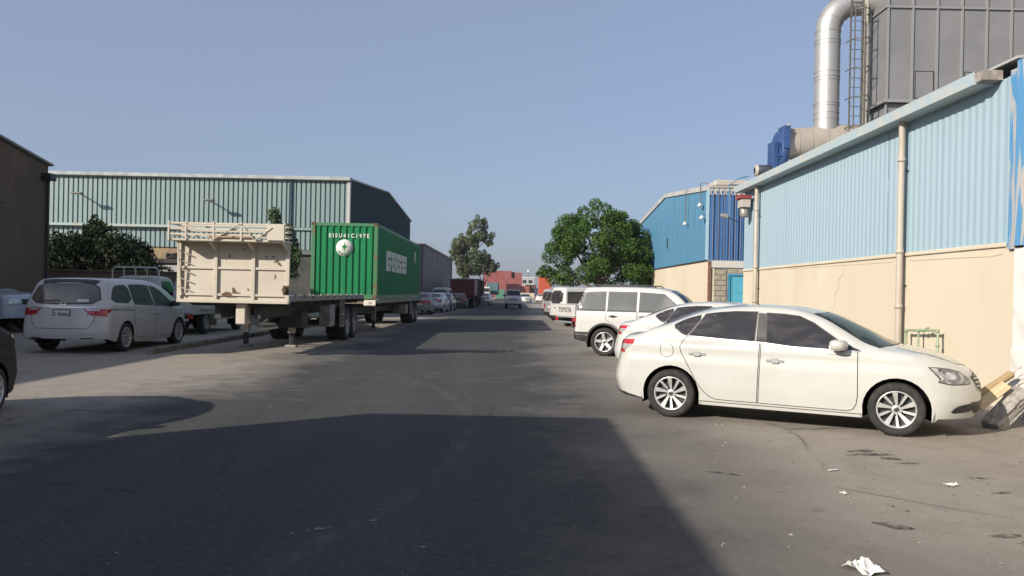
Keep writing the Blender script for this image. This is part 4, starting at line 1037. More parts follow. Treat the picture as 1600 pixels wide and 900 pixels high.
MB().lathe([(.10,-.44),(.19,-.40),(.20,-.34)], axis='x', n=20, c=(-.42,-.1,.30)).build('motor_cowl', mat('cowl_grey', (.40,.37,.33), .6), fn); fn.scale = (.9,.95,.97)
# caged ladder
ld = thing('cage_ladder', 'steel caged ladder between the silver duct and the dust collector', 'ladder', (10.62,24.9,0))
M_STEEL = mat('ladder_steel', (.20,.19,.17), .5, .5)
for x in (-.18,.18): MB().box(x-.02,x+.02,.28,.33,5.7,11.6).build('rail', M_STEEL, ld)
for k in range(19): MB().tube([(-.18,.305,5.9+k*.3),(.18,.305,5.9+k*.3)], .012, 6).build('rung', M_STEEL, ld)
for z in (7.0,7.9,8.8,9.7,10.6): MB().tube([(.33*math.cos(t), .30-.62*math.sin(t), z) for t in np.linspace(math.pi, 0, 11)], .018, 6).build('hoop', M_STEEL, ld)
for t in (math.pi*.25, math.pi*.5, math.pi*.75): MB().box(.33*math.cos(t)-.018,.33*math.cos(t)+.018,.30-.62*math.sin(t)-.02,.30-.62*math.sin(t),6.9,10.7).build('cage_bar', M_STEEL, ld)
MB().box(.24,.36,.30,.42,5.6,12.0).build('mast', mat('mast_beige', (.50,.46,.38), .6), ld)

# rubble at the wall foot
M_CONC = mat('broken_concrete', (.42,.40,.37), .95, col2=(.27,.25,.23), scale=11, lo=.42, hi=.6, bump=.9, bscale=24)
def rough_slab(name, label, cat, p, size, rot, m, seed, n=7):
    q = random.Random(seed); b = MB(); vs = []; fs = []; N = n
    sx, sy, sz = size; bm = bmesh.new(); bmesh.ops.create_cube(bm, size=1.0); bmesh.ops.subdivide_edges(bm, edges=bm.edges, cuts=5, use_grid_fill=True)
    for v in bm.verts:
        v.co = Vector((v.co.x*sx, v.co.y*sy, v.co.z*sz)); e = min(sx,sy,sz)*.10
        v.co += Vector((q.gauss(0,1),q.gauss(0,1),q.gauss(0,.6)))*e*.45
    me = bpy.data.meshes.new(name); bm.to_mesh(me); bm.free()
    o = link(name, me, m, None, p); o.rotation_euler = rot; tag(o, label, cat); return o
rough_slab('concrete_slab', 'broken grey concrete slab leaning beside the sedan front bumper', 'slab', (6.42,10.35,.22), (.72,.22,.18), (R(8),R(-38),R(18)), M_CONC, 4)
rough_slab('concrete_slab', 'whitewashed broken slab tilted against the white corner pillar', 'slab', (6.98,10.85,.60), (.75,.24,.20), (R(4),R(-36),R(14)), mat('whitewashed_rubble', (.66,.62,.56), .95, col2=(.40,.37,.33), scale=12, lo=.45, hi=.6, bump=.8, bscale=22), 8)
rough_slab('rubble_block', 'small sandy rubble block on the ground below the white pillar', 'rubble', (7.05,10.6,.10), (.35,.25,.22), (R(10),R(14),R(40)), M_CONC, 9)
rough_slab('rubble_block', 'flat rubble lump half buried at the foot of the boundary wall', 'rubble', (7.28,11.15,.06), (.5,.3,.16), (R(5),R(-8),R(70)), M_CONC, 10)
wp_ = MB().bbox(-.34,.34,-.05,.05,-.05,.05,.03).build('timber_post', mat('timber', (.46,.33,.18), .8, col2=(.36,.25,.13), scale=6, stretch=(.2,3,3)), None, (6.36,10.55,.52)); wp_.rotation_euler = (R(20),R(-27),R(16)); tag(wp_, 'round-edged tan timber post lying on the concrete slab', 'timber')
wp_ = MB().bbox(-.28,.28,-.07,.07,-.012,.012,.005).build('wooden_board', mat('board', (.66,.54,.34), .8, col2=(.55,.43,.26), scale=6, stretch=(.2,3,3)), None, (6.22,10.36,.40)); wp_.rotation_euler = (R(35),R(-31),R(17)); tag(wp_, 'pale yellow wooden board wedged between sedan bumper and slab', 'timber')

# ------------------------------------------------------------------ deep blue gabled warehouse further on
M_BLUE = mat('blue_sheet', (.090,.250,.40), .5, col2=(.08,.23,.37), scale=.7, col3=(.115,.275,.42), s3=.4, lo3=.45, hi3=.75, stretch=(1,1,.4))
bw = thing('blue_gable_warehouse', 'deep blue gabled warehouse on cream base behind the round green tree', 'warehouse', (0,0,0))
YA, YB, YC = 31.2, 40.0, 48.8
def btop(s):
    y = YC - s; return 5.78 + (6.55-5.78)*(1-abs(y-YB)/(YC-YB))
clad_run(bw, M_BLUE, (XW, YC), (0,-1), YC-YA, 3.05, btop, .33, .012, sheet=1.1, flat=.5, slope=.1)
MB().box(XW+.03, XW+.3, YA+.01, YC, -.1, 3.03).build('plaster_wall', M_CREAM, bw)
MB().box(XW-.03, XW+.02, YA, YC, 3.02, 3.06).build('drip_strip', M_BLACK, bw)
vt = MB()
M_VERGE = mat('verge_trim', (.56,.55,.52), .6, col2=(.42,.40,.37), scale=3)
for y0, y1 in ((YA-.05,YB),(YB,YC+.05)):
    z0 = btop(YC-y0); z1 = btop(YC-y1); MB().prism([(y0,z0-.02),(y1,z1-.02),(y1,z1+.17),(y0,z0+.17)], XW-.07, XW+.06, 'x').build('verge_trim', M_VERGE, bw)
    MB().prism([(y0,z0+.10),(y1,z1+.10),(y1,z1+.16),(y0,z0+.16)], XW+.06, XW+18, 'x').build('roof', mat('roof_sheet', (.45,.45,.44), .6), bw)
MB().box(XW-.05, XW+.04, YA-.06, YA+.10, 3.06, 5.80).build('corner_flashing', mat('pale_blue_trim', (.36,.55,.68), .5), bw)
# striped end wall facing the alley
M_STRIPE = mat('royal_blue_sheet', (.055,.15,.36), .5, col2=(.075,.18,.40), scale=1.2)
clad_run(bw, M_STRIPE, (XW+.04, YA), (1,0), 6.0, 3.05, lambda s: 5.75, .21, .07, sheet=1.05, flat=.36, slope=.12)
for k in range(16):
    b = MB().tube([(XW+.18+k*.215,YA-.10,3.06),(XW+.18+k*.215,YA-.10,5.62),(XW+.18+k*.215,YA-.04,5.86),(XW+.18+k*.215,YA+.20,5.97)], .013, 6); b.build('standing_seam', mat('seam_pale', (.22,.24,.32), .6), bw)
MB().prism([(YA-.075,5.60),(YA-.05,5.78),(YA+.03,5.90),(YA+.25,5.98),(YA+.25,5.7),(YA+.0,5.6)], XW+.06, XW+6, 'x').build('curved_eave', mat('eave_tan', (.50,.46,.40), .6), bw)
MB().bbox(XW+.3, XW+2.6, YA+.2, YA+1.4, 5.98, 6.22, .05).build('ridge_vent', mat('eave_tan', (.50,.46,.40), .6), bw)
M_LINT = mat('lintel_white', (.62,.60,.56), .8)
MB().bbox(XW+.15, XW+2.4, YA-.04, YA+.15, 2.76, 3.03, .01).build('lintel', M_LINT, bw)
MB().box(XW+.045, XW+.16, YA-.05, YA+.1, -.1, 3.02).build('rusty_post', mat('rust_red', (.16,.07,.05), .8, col2=(.24,.12,.09), scale=5), bw)
M_BLOCK = mat('concrete_block', (.40,.36,.29), .95, col2=(.31,.275,.22), scale=3, bump=.4, bscale=30, col3=(.46,.42,.34), s3=1.2)
bk = MB().bbox(0,.385,0,.12,0,.19,.012).mesh('block'); bh = MB().bbox(0,.185,0,.12,0,.19,.012).mesh('half_block')
bwall = thing('block_wall', 'bare concrete block wall beside the light blue steel door', 'wall', (7.68,31.22,0))
MB().box(0,.64,.03,.2,0,2.74).build('mortar', mat('mortar', (.30,.27,.22), .95), bwall)
for r_ in range(13):
    xs = [(0,0),(.2,1)] if r_ % 2 == 0 else [(0,1),(.4,0)]
    for x, full in xs: link('block', bk if full else bh, M_BLOCK, bwall, (x+.01, -.012*rnd.random(), .02+r_*.205))
for k in range(4): link('block', bk, M_BLOCK, bwall, (.65+k*.4, -.01*rnd.random(), 2.56))
dr = thing('steel_door', 'light blue steel door in the gap between the two blue warehouses', 'door', (8.37,31.26,0))
M_DOORB = mat('door_blue', (.10,.42,.58), .45, col2=(.13,.46,.60), scale=2)
MB().bbox(.05,.85,0,.05,0,2.46,.01).build('door_leaf', M_DOORB, dr)
f = MB(); f.box(0,.06,-.05,.08,0,2.52); f.box(.84,.90,-.05,.08,0,2.52); f.box(.06,.84,-.05,.08,2.46,2.52); f.build('door_frame', mat('door_frame_blue', (.06,.30,.48), .5), dr)
for z in (1.78,.1): MB().box(.14,.76,-.012,-.001,z,z+.03).build('door_rail', M_DOORB, dr)
MB().box(.12,.15,-.012,-.002,.1,2.38).build('door_rail', M_DOORB, dr)
MB().tube([(.70,-.05,1.25),(.70,-.05,1.5),(.76,-.02,1.5)], .014, 6).build('door_handle', M_BLACK, dr)
MB().box(.95,3.5,.02,.2,0,2.7).build('side_infill', M_BLOCK, dr)
# conduit lamps on the gable
for i, (y, zt, zl, yl, lab) in enumerate(((34.5,6.05,4.75,34.6,'small lamp on a long conduit down the middle of the blue gable'),(31.75,6.0,5.25,31.85,'gooseneck lamp at the near upper corner of the blue gable'))):
    t = thing('conduit_lamp', lab, 'lamp', (XW-.1, y, 0), 0, 'conduit lamps on the blue gable')
    MB().tube([(.16,-.12,zt+.08),(.05,-.08,zt+.16),(-.08,0,zt+.10),(-.06,.05,zt-.2),(-.05,.08,zl+.1)], .022, 8).build('conduit', M_STEEL, t)
    MB().lathe([(.03,.10),(.10,.0),(.09,-.05),(.001,-.06)], axis='z', n=12, c=(-.07,.1,zl)).build('lamp_head', mat('lamp_shell', (.62,.62,.60), .4), t)
t = thing('conduit_lamp', 'lower small lamp near the near edge of the blue gable', 'lamp', (XW-.1,31.5,4.6), 0, 'conduit lamps on the blue gable')
MB().lathe([(.03,.10),(.10,.0),(.09,-.05),(.001,-.06)], axis='z', n=12, c=(-.07,0,.12)).build('lamp_head', mat('lamp_shell', (.62,.62,.60), .4), t)
MB().tube([(.1,0,.22),(-.05,0,.24)], .015, 6).build('conduit', M_STEEL, t)
MB().box(XW-.05,XW-.012,39.2,39.3,3.95,4.45).build('wall_slot', M_BLACK, bw)
# ------------------------------------------------------------------ left side: brown building, low wall, teal warehouse, grey wall
M_BROWN = mat('brown_render', (.185,.135,.10), .95, col2=(.15,.11,.083), scale=.5, col3=(.21,.155,.115), spec=.1, s3=.8, bump=.15, bscale=8, stretch=(1,1,.5))
bb = thing('brown_building', 'plain brown rendered gabled building at the left edge of the frame', 'building', (-17,0,0))
gable = [(11,0),(29.05,0),(29.05,5.84),(20,7.35),(11,5.85)]
MB().prism([(y,z-.1 if z==0 else z) for y,z in gable], -16, 0, 'x').build('wall', M_BROWN, bb)
for (ya,za),(yb,zb) in (((10.9,5.88),(20,7.39)),((20,7.39),(29.2,5.87))):
    MB().prism([(ya,za),(yb,zb),(yb,zb+.07),(ya,za+.07)], -16.2, .12, 'x').build('roof_edge', mat('roof_edge_grey', (.33,.32,.31), .7), bb)
MB().box(-10,.0,-6,10.99,-.1,5.3).build('annex_wall', M_BROWN, bb)
MB().box(-10.1,.08,-6.1,10.98,5.302,5.42).build('annex_parapet', M_BROWN, bb)
M_LINE = mat('recess_dark', (.07,.055,.045), .9)
b = MB(); b.box(.0,.03,24.85,24.93,2.2,5.25).build('drain_line', M_LINE, bb)
MB().box(.0,.03,20,24.93,5.25,5.32).build('drain_line', M_LINE, bb)
MB().box(.0,.05,21,25.9,4.28,4.36).build('ledge', M_LINE, bb)
MB().bbox(.0,.25,25.6,26.2,4.2,4.42,.02).build('bracket', M_BLACK, bb)
MB().tube([(.08,28.95,5.5),(.08,28.95,.1)], .05, 10).build('downpipe', M_BLACK, bb)
MB().bbox(-.05,.35,28.6,29.0,5.3,5.55,.02).build('rainwater_head', M_BLACK, bb)
lw = thing('low_wall', 'low brown rendered wall under the dark bush behind the pickup', 'wall', (-22,33.5,0))
MB().box(0,9.5,0,.22,-.1,2.12).build('wall', M_BROWN, lw); MB().bbox(-.03,9.53,-.04,.26,2.122,2.2,.01).build('coping', M_BROWN, lw)

M_TEAL = mat('teal_sheet', (.235,.325,.325), .5, col2=(.20,.285,.29), scale=.5, lo=.4, hi=.7, col3=(.27,.345,.34), s3=.3, stretch=(1,1,.3))
M_TEAL_SHADE = mat('shaded_teal_sheet', (.042,.078,.10), .7, col2=(.036,.068,.09), scale=.5, spec=.1)  # shade painted in: darker copy of the teal sheet for the unlit gable
tw = thing('teal_warehouse', 'big teal corrugated warehouse with shaded gable behind the green container', 'warehouse', (0,0,0))
clad_run(tw, M_TEAL, (-31,48.2), (1,0), 21.0, 5.28, lambda s: 8.13, .30, .075, sheet=1.2, flat=.68, slope=.03)
clad_run(tw, M_TEAL, (-31,48.26), (1,0), 21.0, 3.95, lambda s: 5.1, .30, .075, sheet=1.2, flat=.68, slope=.03)
MB().box(-31,-10,48.3,48.5,-.1,3.97).build('lower_wall', mat('tan_wall', (.36,.26,.16), .9, col2=(.28,.20,.13), scale=.7), tw)
MB().box(-31,-10.02,48.34,48.5,3.96,8.1).build('backing_wall', M_TEAL_SHADE, tw)
MB().bbox(-31,-18.5,47.85,48.25,5.10,5.26,.02).build('canopy_band', mat('band_rusty', (.36,.44,.42), .6, col2=(.42,.29,.19), scale=.9, lo=.52, hi=.62), tw)
MB().bbox(-18.5,-10,48.05,48.25,5.10,5.26,.02).build('canopy_band', M_TEAL, tw)
MB().bbox(-31,-9.9,47.85,48.22,8.12,8.34,.03).build('gutter', mat('gutter_pale', (.42,.47,.46), .6, col2=(.30,.33,.33), scale=2), tw)
MB().box(-13.62,-13.45,48.02,48.14,3.97,8.1).build('cover_strip', M_TEAL_SHADE, tw)
MB().box(-10.14,-9.96,48.03,48.32,3.97,8.12).build('corner_trim', mat('corner_pale', (.50,.48,.46), .6), tw)
def ttop(s):
    y = 48.2+s; return 8.12 + (9.12-8.12)*(1-abs(y-62.1)/13.9) if y <= 76 else 8.12
clad_run(tw, M_TEAL_SHADE, (-10,48.3), (0,1), 27.6, 2.0, ttop, .33, .04, sheet=1.15, flat=.6, slope=.08)
MB().box(-10.3,-10.05,48.5,75.9,-.1,2.05).build('gable_base', M_BROWN, tw)
for y0, y1 in ((48.1,62.1),(62.1,76.1)):
    z0, z1 = (8.17, 9.17) if y0 < 60 else (9.17, 8.17)
    MB().prism([(y0,z0),(y1,z1),(y1,z1+.10),(y0,z0+.10)], -31.2, -9.85, 'x').build('roof', mat('roof_pale', (.36,.40,.40), .6), tw)
rib = MB().bbox(-.05,.05,-.02,.3,0,.06,.01).mesh('roof_rib')
for k in range(34): link('roof_rib', rib, MATS['roof_pale'], tw, (-30.8+k*.62,48.05,8.28))
MB().box(-30.9,-10.3,75.7,75.9,-.1,8.1).build('back_wall', M_TEAL_SHADE, tw)
for i, (x, z, lab) in enumerate(((-26.2,6.9,'rusty bracket lamp high on the teal wall above the dark bush'),(-18.4,6.65,'rusty bracket lamp on the teal wall above the trailer headboard'))):
    t = thing('bracket_lamp', lab, 'lamp', (x,48.1,z), 0, 'bracket lamps on the teal wall')
    MB().obox((0,.05,.12),(.15,-.9,.10),.06,.06).build('arm', M_STEEL, t)
    MB().bbox(.05,.65,-1.15,-.85,.0,.10,.03).build('lamp_head', M_STEEL, t)
sh = thing('shade_backdrop', 'added dark shade shed between the trailer headboard and the green container', 'backdrop', (-14.4,45,0))  # added dark box, coloured to stand in for the shaded lower wall
MB().box(0,3.6,.1,2.9,-.05,3.5).build('wall', mat('backdrop_shade', (.05,.055,.05), .9, col2=(.08,.08,.07), scale=1.5), sh)
MB().prism([(-.1,3.52),(3.0,3.85),(3.0,3.92),(-.1,3.59)], -.1, 3.7, 'x').build('roof', mat('backdrop_top', (.14,.15,.15), .7), sh)
cb = thing('site_cabin', 'white site cabin with a dark flat roof left of the trailer headboard', 'cabin', (-18.4,40,0))
MB().bbox(0,3.2,0,2.4,0,2.7,.03).build('wall', mat('cabin_white', (.42,.42,.43), .8), cb); MB().bbox(-.1,3.3,-.15,2.5,2.72,2.95,.03).build('roof', M_BLACK, cb)
MB().box(1.1,1.7,-.03,-.002,1.55,1.9).build('window', M_GLASS, cb)
rough_slab('roof_bundle', 'dark bundle lying on the flat roof of the white cabin', 'bundle', (-17.2,40.8,3.12), (1.0,.5,.3), (0,0,.2), M_BLACK, 12)
gw = thing('grey_warehouse', 'long low grey walled warehouse past the green container', 'warehouse', (-9,79,0))
M_GWALL = mat('grey_wall', (.27,.25,.24), .9, col2=(.23,.215,.205), scale=.4, col3=(.30,.28,.265), s3=.3)
MB().box(-14,0,0,37,-.1,6.15).build('wall', M_GWALL, gw)
MB().bbox(-14,.12,-.1,37.2,6.152,6.34,.03).build('roof_edge', mat('roof_edge_grey', (.33,.32,.31), .7), gw)
for k in range(6): MB().box(.002,.03,2+k*6,2.35+k*6,5.1,6.1).build('wall_slot', M_BLACK, gw)

# ------------------------------------------------------------------ containers and trailers
def container_meshes(L, W, H, pitch=.28, depth=.035):
    z0, z1 = .16, H-.12
    side = clad_sheet(L-.3, z0, z1, z1, pitch, depth, .34, .16); end = clad_sheet(W-.28, z0, z1, z1, .235, .045, .40, .12)
    fr = MB()
    for x in (0, W-.14):
        for y in (0, L-.14): fr.bbox(x,x+.14,y,y+.14,.0,H,.01)
    for x in (0.0, W-.11): fr.box(x,x+.11,.14,L-.14,.0,.16); fr.box(x+.02,x+.09,.14,L-.14,H-.12,H-.01)
    for y in (0.0, L-.11): fr.box(.14,W-.14,y+.005,y+.105,.0,.16); fr.box(.14,W-.14,y+.005,y+.105,H-.12,H-.01)
    cast = []
    for x in (-.006, W-.166):
        for y in (-.006, L-.166):
            for z in (-.004, H-.114): cast.append((x,y,z))
    roof = MB().box(.05,W-.05,.05,L-.05,H-.06,H-.03)
    door = MB(); door.box(.14,W-.14,L-.07,L-.03,z0,z1)
    bars = MB()
    for k in range(4): bars.tube([(.35+k*(W-.7)/3,L-.01,z0+.05),(.35+k*(W-.7)/3,L-.01,z1-.05)], .018, 6)
    return dict(side=side, end=end, frame=fr.mesh(), cast=cast, roof=roof.mesh(), door=door.mesh(), bars=bars.mesh(), L=L, W=W, H=H)
CASTING = MB().bbox(0,.172,0,.172,0,.12,.01).mesh('corner_casting')
def own(me, m):
    c = me.copy(); c.materials.clear(); c.materials.append(m); return c
def container(name, label, cm, m, loc, rotz=0.0, group=None, mf=None, rust=None):
    t = thing(name, label, 'container', loc, rotz, group); L, W, H = cm['L'], cm['W'], cm['H']; cm = dict(cm); F_ = mf or m
    for k in ('side','end','roof','door'): cm[k] = own(cm[k], m)
    for k in ('frame','bars'): cm[k] = own(cm[k], F_)
    a = link('side_wall', cm['side'], m, t, (W-.03,.15,0), rotz=R(90))           # faces +x
    a = link('side_wall', cm['side'], m, t, (.03,L-.15,0), rotz=R(-90))
    a = link('end_wall', cm['end'], m, t, (.14,.06,0))
    link('frame', cm['frame'], mf or m, t);  link('roof', cm['roof'], m, t); d = link('door', cm['door'], m, t); link('lock_rods', cm['bars'], mf or m, d)
    if rust:
        for p in cm['cast']: link('corner_casting', CASTING, rust, t, p)
    return t
M_GREEN = mat('container_green', (.016,.215,.085), .55, spec=.15, col2=(.014,.17,.066), scale=.8, lo=.4, hi=.75, col3=(.05,.22,.10), s3=1.5, lo3=.6, hi3=.8)
M_GREENF = mat('container_green_worn', (.05,.20,.08), .5, col2=(.16,.11,.06), scale=3.5, lo=.52, hi=.68)
M_RUST = mat('rust', (.14,.07,.04), .85, col2=(.08,.05,.035), scale=6)
M_WPAINT = mat('stencil_white', (.72,.72,.68), .6, col2=(.55,.58,.52), scale=7, lo=.55, hi=.7)
CL, CW, CH = 13.2, 2.44, 2.78
cmG = container_meshes(CL, CW, CH, .28, .036)
GX, GY, GZ = -7.46, 29.3, 1.27
gc = container('green_container', 'green shipping container with white star logo on the second flatbed trailer', cmG, M_GREEN, (GX,GY,GZ), 0, None, M_GREENF, M_RUST)
ew = [o for o in gc.children if o.name.startswith('end_wall')][0]
def put_text(txt, size, parent, loc, rot, m, name, bold=0.0, sx=1.0):
    me = text_mesh(txt, size, .004, bold=bold); me.transform(Matrix.Scale(sx, 4, Vector((1,0,0)))); me.transform(Matrix.Rotation(R(90),4,'X')); me.transform(Matrix.Rotation(rot,4,'Z'))
    return link(name, me, m, parent, loc)
put_text('E I S U 4 1 C 1 9 7 E', .20, gc, (1.38,.004,2.30), 0, M_WPAINT, 'serial_lettering', .006, .88)
def logo(parent, loc, rot, r_):
    b = MB().lathe([(r_,0),(r_,-.006),(.0005,-.006)], axis='y', n=32); me = b.mesh('logo_disc'); me.transform(Matrix.Rotation(rot,4,'Z'))
    d = link('logo_disc', me, M_WPAINT, parent, loc)
    st = []
    for k in range(16):
        t = 2*math.pi*k/16+math.pi/2; q_ = r_*(.62 if k % 4 == 0 else (.40 if k % 2 == 0 else .17)); st.append((q_*math.cos(t), q_*math.sin(t)+r_*.12))
    me = MB().prism(st, -.012, -.007, 'y').mesh('logo_star'); me.transform(Matrix.Rotation(rot,4,'Z')); link('logo_star', me, M_GREEN, d)
    for k in range(9):
        t = math.pi*(1.18+.64*k/8); me = MB().box(-.018*r_/.32,.018*r_/.32,-.012,-.007,-.03*r_/.32,.03*r_/.32).mesh('logo_letter')
        me.transform(Matrix.Rotation(-(t-1.5*math.pi),4,'Y')); me.transform(Matrix.Translation((r_*.78*math.cos(t),0,r_*.78*math.sin(t)))); me.transform(Matrix.Rotation(rot,4,'Z')); link('logo_letter', me, M_GREEN, d)
logo(gc, (1.22,.005,1.86), 0, .31)
logo(gc, (CW+.012,10.9,1.95), R(90), .34)
# big block letters on the road side, on square plates
M_STEN = mat('plate_pale', (.74,.75,.71), .7, col2=(.60,.64,.60), scale=3)
for k, ch in enumerate('CSBB'):
    pass
def block_letter(parent, y0, w, z0, h, holes):
    b = MB(); x = CW+.008; ys = [y0]; cuts = sorted(holes)
    # plate with dark openings laid on it
    p = MB().box(x, x+.006, y0, y0+w, z0, z0+h).build('letter_plate', M_STEN, parent)
    for (a, c, d, e) in holes: MB().box(x+.0065, x+.009, y0+a*w, y0+c*w, z0+d*h, z0+e*h).build('letter_opening', M_GREEN, p)
lz, lh = 1.10, .80
block_letter(gc, 1.95, 1.30, lz, lh, [(.30,1.0,.56,.68),(.30,.62,.26,.38),(.78,1.0,.0,.32)])
block_letter(gc, 3.40, 1.30, lz, lh, [(.24,.44,.58,.72),(.72,.84,.50,.80),(.24,.44,.26,.40),(.66,.80,.0,.30)])
block_letter(gc, 4.80, 1.30, lz, lh, [(.26,.46,.58,.72),(.56,1.0,.54,.64),(.30,.64,.24,.40),(.30,.38,.40,.54)])
block_letter(gc, 6.25, 1.55, lz, lh, [(.20,.40,.58,.72),(.60,.80,.58,.72),(.20,.40,.24,.38),(.60,.80,.24,.38)])

M_TRWHITE = mat('trailer_cream_paint', (.61,.55,.455), .6, col2=(.54,.48,.39), scale=1.4, lo=.45, hi=.75, col3=(.30,.20,.13), s3=7.0, lo3=.70, hi3=.74)
M_TRGREY = mat('trailer_grey_paint', (.34,.33,.31), .7, col2=(.22,.20,.18), scale=4, lo=.45, hi=.65)
M_TRDARK = mat('chassis_dark', (.035,.034,.033), .7, col2=(.06,.055,.05), scale=4)
M_DECK = mat('deck_boards', (.22,.18,.14), .9)
TW = wheel_meshes(.52, .29, 'steel', 30)
def axle(parent, y, m_y=1.04):
    for sg in (-1,1):
        for off in (0,.31):
            o = link('wheel', TW[0], None, parent, (sg*(m_y-off), y, .52)); o.rotation_euler = (0,0,R(90 if sg > 0 else -90))
            if off == 0: link('rim', TW[1], None, o)
    MB().tube([(-.9,y,.52),(.9,y,.52)], .07, 10).build('axle', M_TRDARK, parent)
def trailer(name, label, x, y0, length, axles, leg_y, zt=1.31, headboard=False, th=.125, rz=0.0):
    t = thing(name, label, 'trailer', (x, y0, 0), rz); W2 = 1.25
    for k in range(int(length/.25)): pass
    MB().box(-W2+.06, W2-.06, .05, length-.02, zt-.03, zt+th-.045).build('deck', M_DECK, t)
    for sg in (-1,1):
        r_ = MB().bbox(min(sg*W2,sg*(W2-.06)), max(sg*W2,sg*(W2-.06)), 0, length, zt-.01, zt+th, .008).build('side_rail', M_TRGREY, t)
        for k in range(int(length/.9)):
            MB().bbox(sg*W2-.035 if sg<0 else sg*W2-.02, sg*W2+.02 if sg<0 else sg*W2+.035, .5+k*.9, .58+k*.9, zt+.045, zt+.155, .008).build('lashing_hook', M_TRGREY, r_)
    for sg in (-1,1): MB().box(sg*.45-.07,sg*.45+.07,.3,length-.1,zt-.42,zt-.032).build('chassis_beam', M_TRDARK, t)
    for k in range(int(length/1.1)): MB().box(-W2+.07,W2-.07,.3+k*1.1,.38+k*1.1,zt-.14,zt-.034).build('cross_member', M_TRDARK, t)
    MB().box(-W2,W2,length-.06,length,zt-.12,zt-.012).build('rear_bar', M_TRGREY, t)
    for a in axles: axle(t, a)
    for a in axles: 
        for sg in (-1,1): MB().box(sg*.62-.05,sg*.62+.05,a-.4,a+.4,.62,.74).build('leaf_spring', M_TRDARK, t)
    for sg in (-1,1):
        lx = sg*.62-(.28 if headboard else 0)
        p = MB().bbox(lx-.085,lx+.085,leg_y-.09,leg_y+.09,.38,zt-.034,.01).build('landing_leg', M_TRWHITE if headboard else M_TRGREY, t)
        MB().bbox(lx-.06,lx+.06,leg_y-.06,leg_y+.06,.06,.379,.008).build('leg_ram', M_BLACK, p); MB().bbox(lx-.15,lx+.15,leg_y-.14,leg_y+.14,.0,.06,.01).build('leg_foot', M_TRGREY, p)
    MB().obox((-.55,leg_y,.62),(.55,leg_y,.62),.06,.06).build('leg_brace', M_TRDARK, t)
    MB().obox((-.5,leg_y,.6),(0,leg_y,zt-.3),.05,.05).build('leg_brace', M_TRDARK, t); MB().obox((.5,leg_y,.6),(0,leg_y,zt-.3),.05,.05).build('leg_brace', M_TRDARK, t)
    # mud guard frame, tool box, lamps
    a0 = axles[0]
    for sg in (-1,1):
        tb = MB().bbox(sg*1.0-.16,sg*1.0+.16,a0-2.6,a0-1.9,.52,zt-.16,.02).build('tool_box', M_TRGREY, t)
        f = MB()
        for yy in (a0-1.15,a0-.72): f.box(sg*1.17-.03,sg*1.17+.03,yy,yy+.06,.45,zt-.035)
        for z in (.45,.82): f.box(sg*1.17-.03,sg*1.17+.03,a0-1.09,a0-.72,z,z+.06)
        f.build('side_guard', M_TRGREY, t)
    return t
t1 = trailer('flatbed_trailer', 'empty flatbed semi-trailer with tall cream steel headboard parked by the road', -6.32, 18.05, 10.2, (7.5,8.75), 3.85, headboard=True, rz=R(1.2))
# headboard: plate with frame, rack on top
hb = MB().box(-1.22,1.22,-.02,.02,1.29,2.66).build('headboard', M_TRWHITE, t1)
for xx in (-1.25,-.44,.40,1.17): MB().bbox(xx,xx+.09,-.075,-.021,1.29,2.66,.008).build('headboard_post', M_TRWHITE, hb)
for z in (1.40,2.0): MB().bbox(-1.16,1.17,-.062,-.0215,z,z+.055,.006).build('headboard_rail', M_TRWHITE, hb)
MB().bbox(-1.25,1.26,-.078,.03,1.24,1.32,.01).build('headboard_sill', M_TRWHITE, hb)
for xx in (-.40,.44,1.2): 
    MB().prism([(-.02,2.40),(-.50,2.60),(-.02,2.60)], xx-.03, xx+.03, 'x').build('gusset', M_TRWHITE, hb)
rk = MB().bbox(-1.26,1.27,-.55,.03,2.60,2.645,.008).build('rack_floor', M_TRWHITE, t1)
for z in (2.74,2.86,2.98):
    for y0 in (-.57,.0): MB().bbox(-1.27,1.28,y0,y0+.03,z-.022,z+.022,.005).build('rack_rail', M_TRWHITE, rk)
    for xx in (-1.27,1.25): MB().bbox(xx,xx+.03,-.539,-.001,z-.022,z+.022,.005).build('rack_rail', M_TRWHITE, rk)
for xx in (-1.27,-.9,-.30,.30,.88,1.24): MB().bbox(xx,xx+.04,-.585,-.571,2.62,3.03,.004).build('rack_post', M_TRWHITE, rk)
for a, c in (((-.9,2.98),(-.30,2.64)),((-.26,2.64),(.28,2.98)),((.32,2.98),(.62,2.64)),((.64,2.64),(1.0,2.92))): MB().obox((a[0],-.594,a[1]),(c[0],-.594,c[1]),.014,.05,(0,1,0)).build('rack_brace', M_TRWHITE, rk)
MB().bbox(.90,1.26,-.598,-.586,2.64,2.99,.004).build('rack_plate', M_TRWHITE, rk)
MB().bbox(-.5,.5,-.30,-.12,2.646,2.80,.03).build('rack_timber', mat('timber2', (.42,.33,.22), .9), rk)
lad = MB(); lad.obox((-1.14,-.095,1.40),(-1.20,-.20,2.62),.03,.03); lad.obox((-.80,-.095,1.40),(-.86,-.20,2.62),.03,.03) if False else None
for z in (1.55,1.75,1.95,2.15,2.35): lad.tube([(-1.20,-.14,z+.06),(-.95,-.09,z-.05)], .014, 6)
lad.build('ladder', M_TRWHITE, hb)
M_SMUDGE = mat('rust_smudge', (.11,.065,.04), .9, col2=(.17,.11,.07), scale=20)
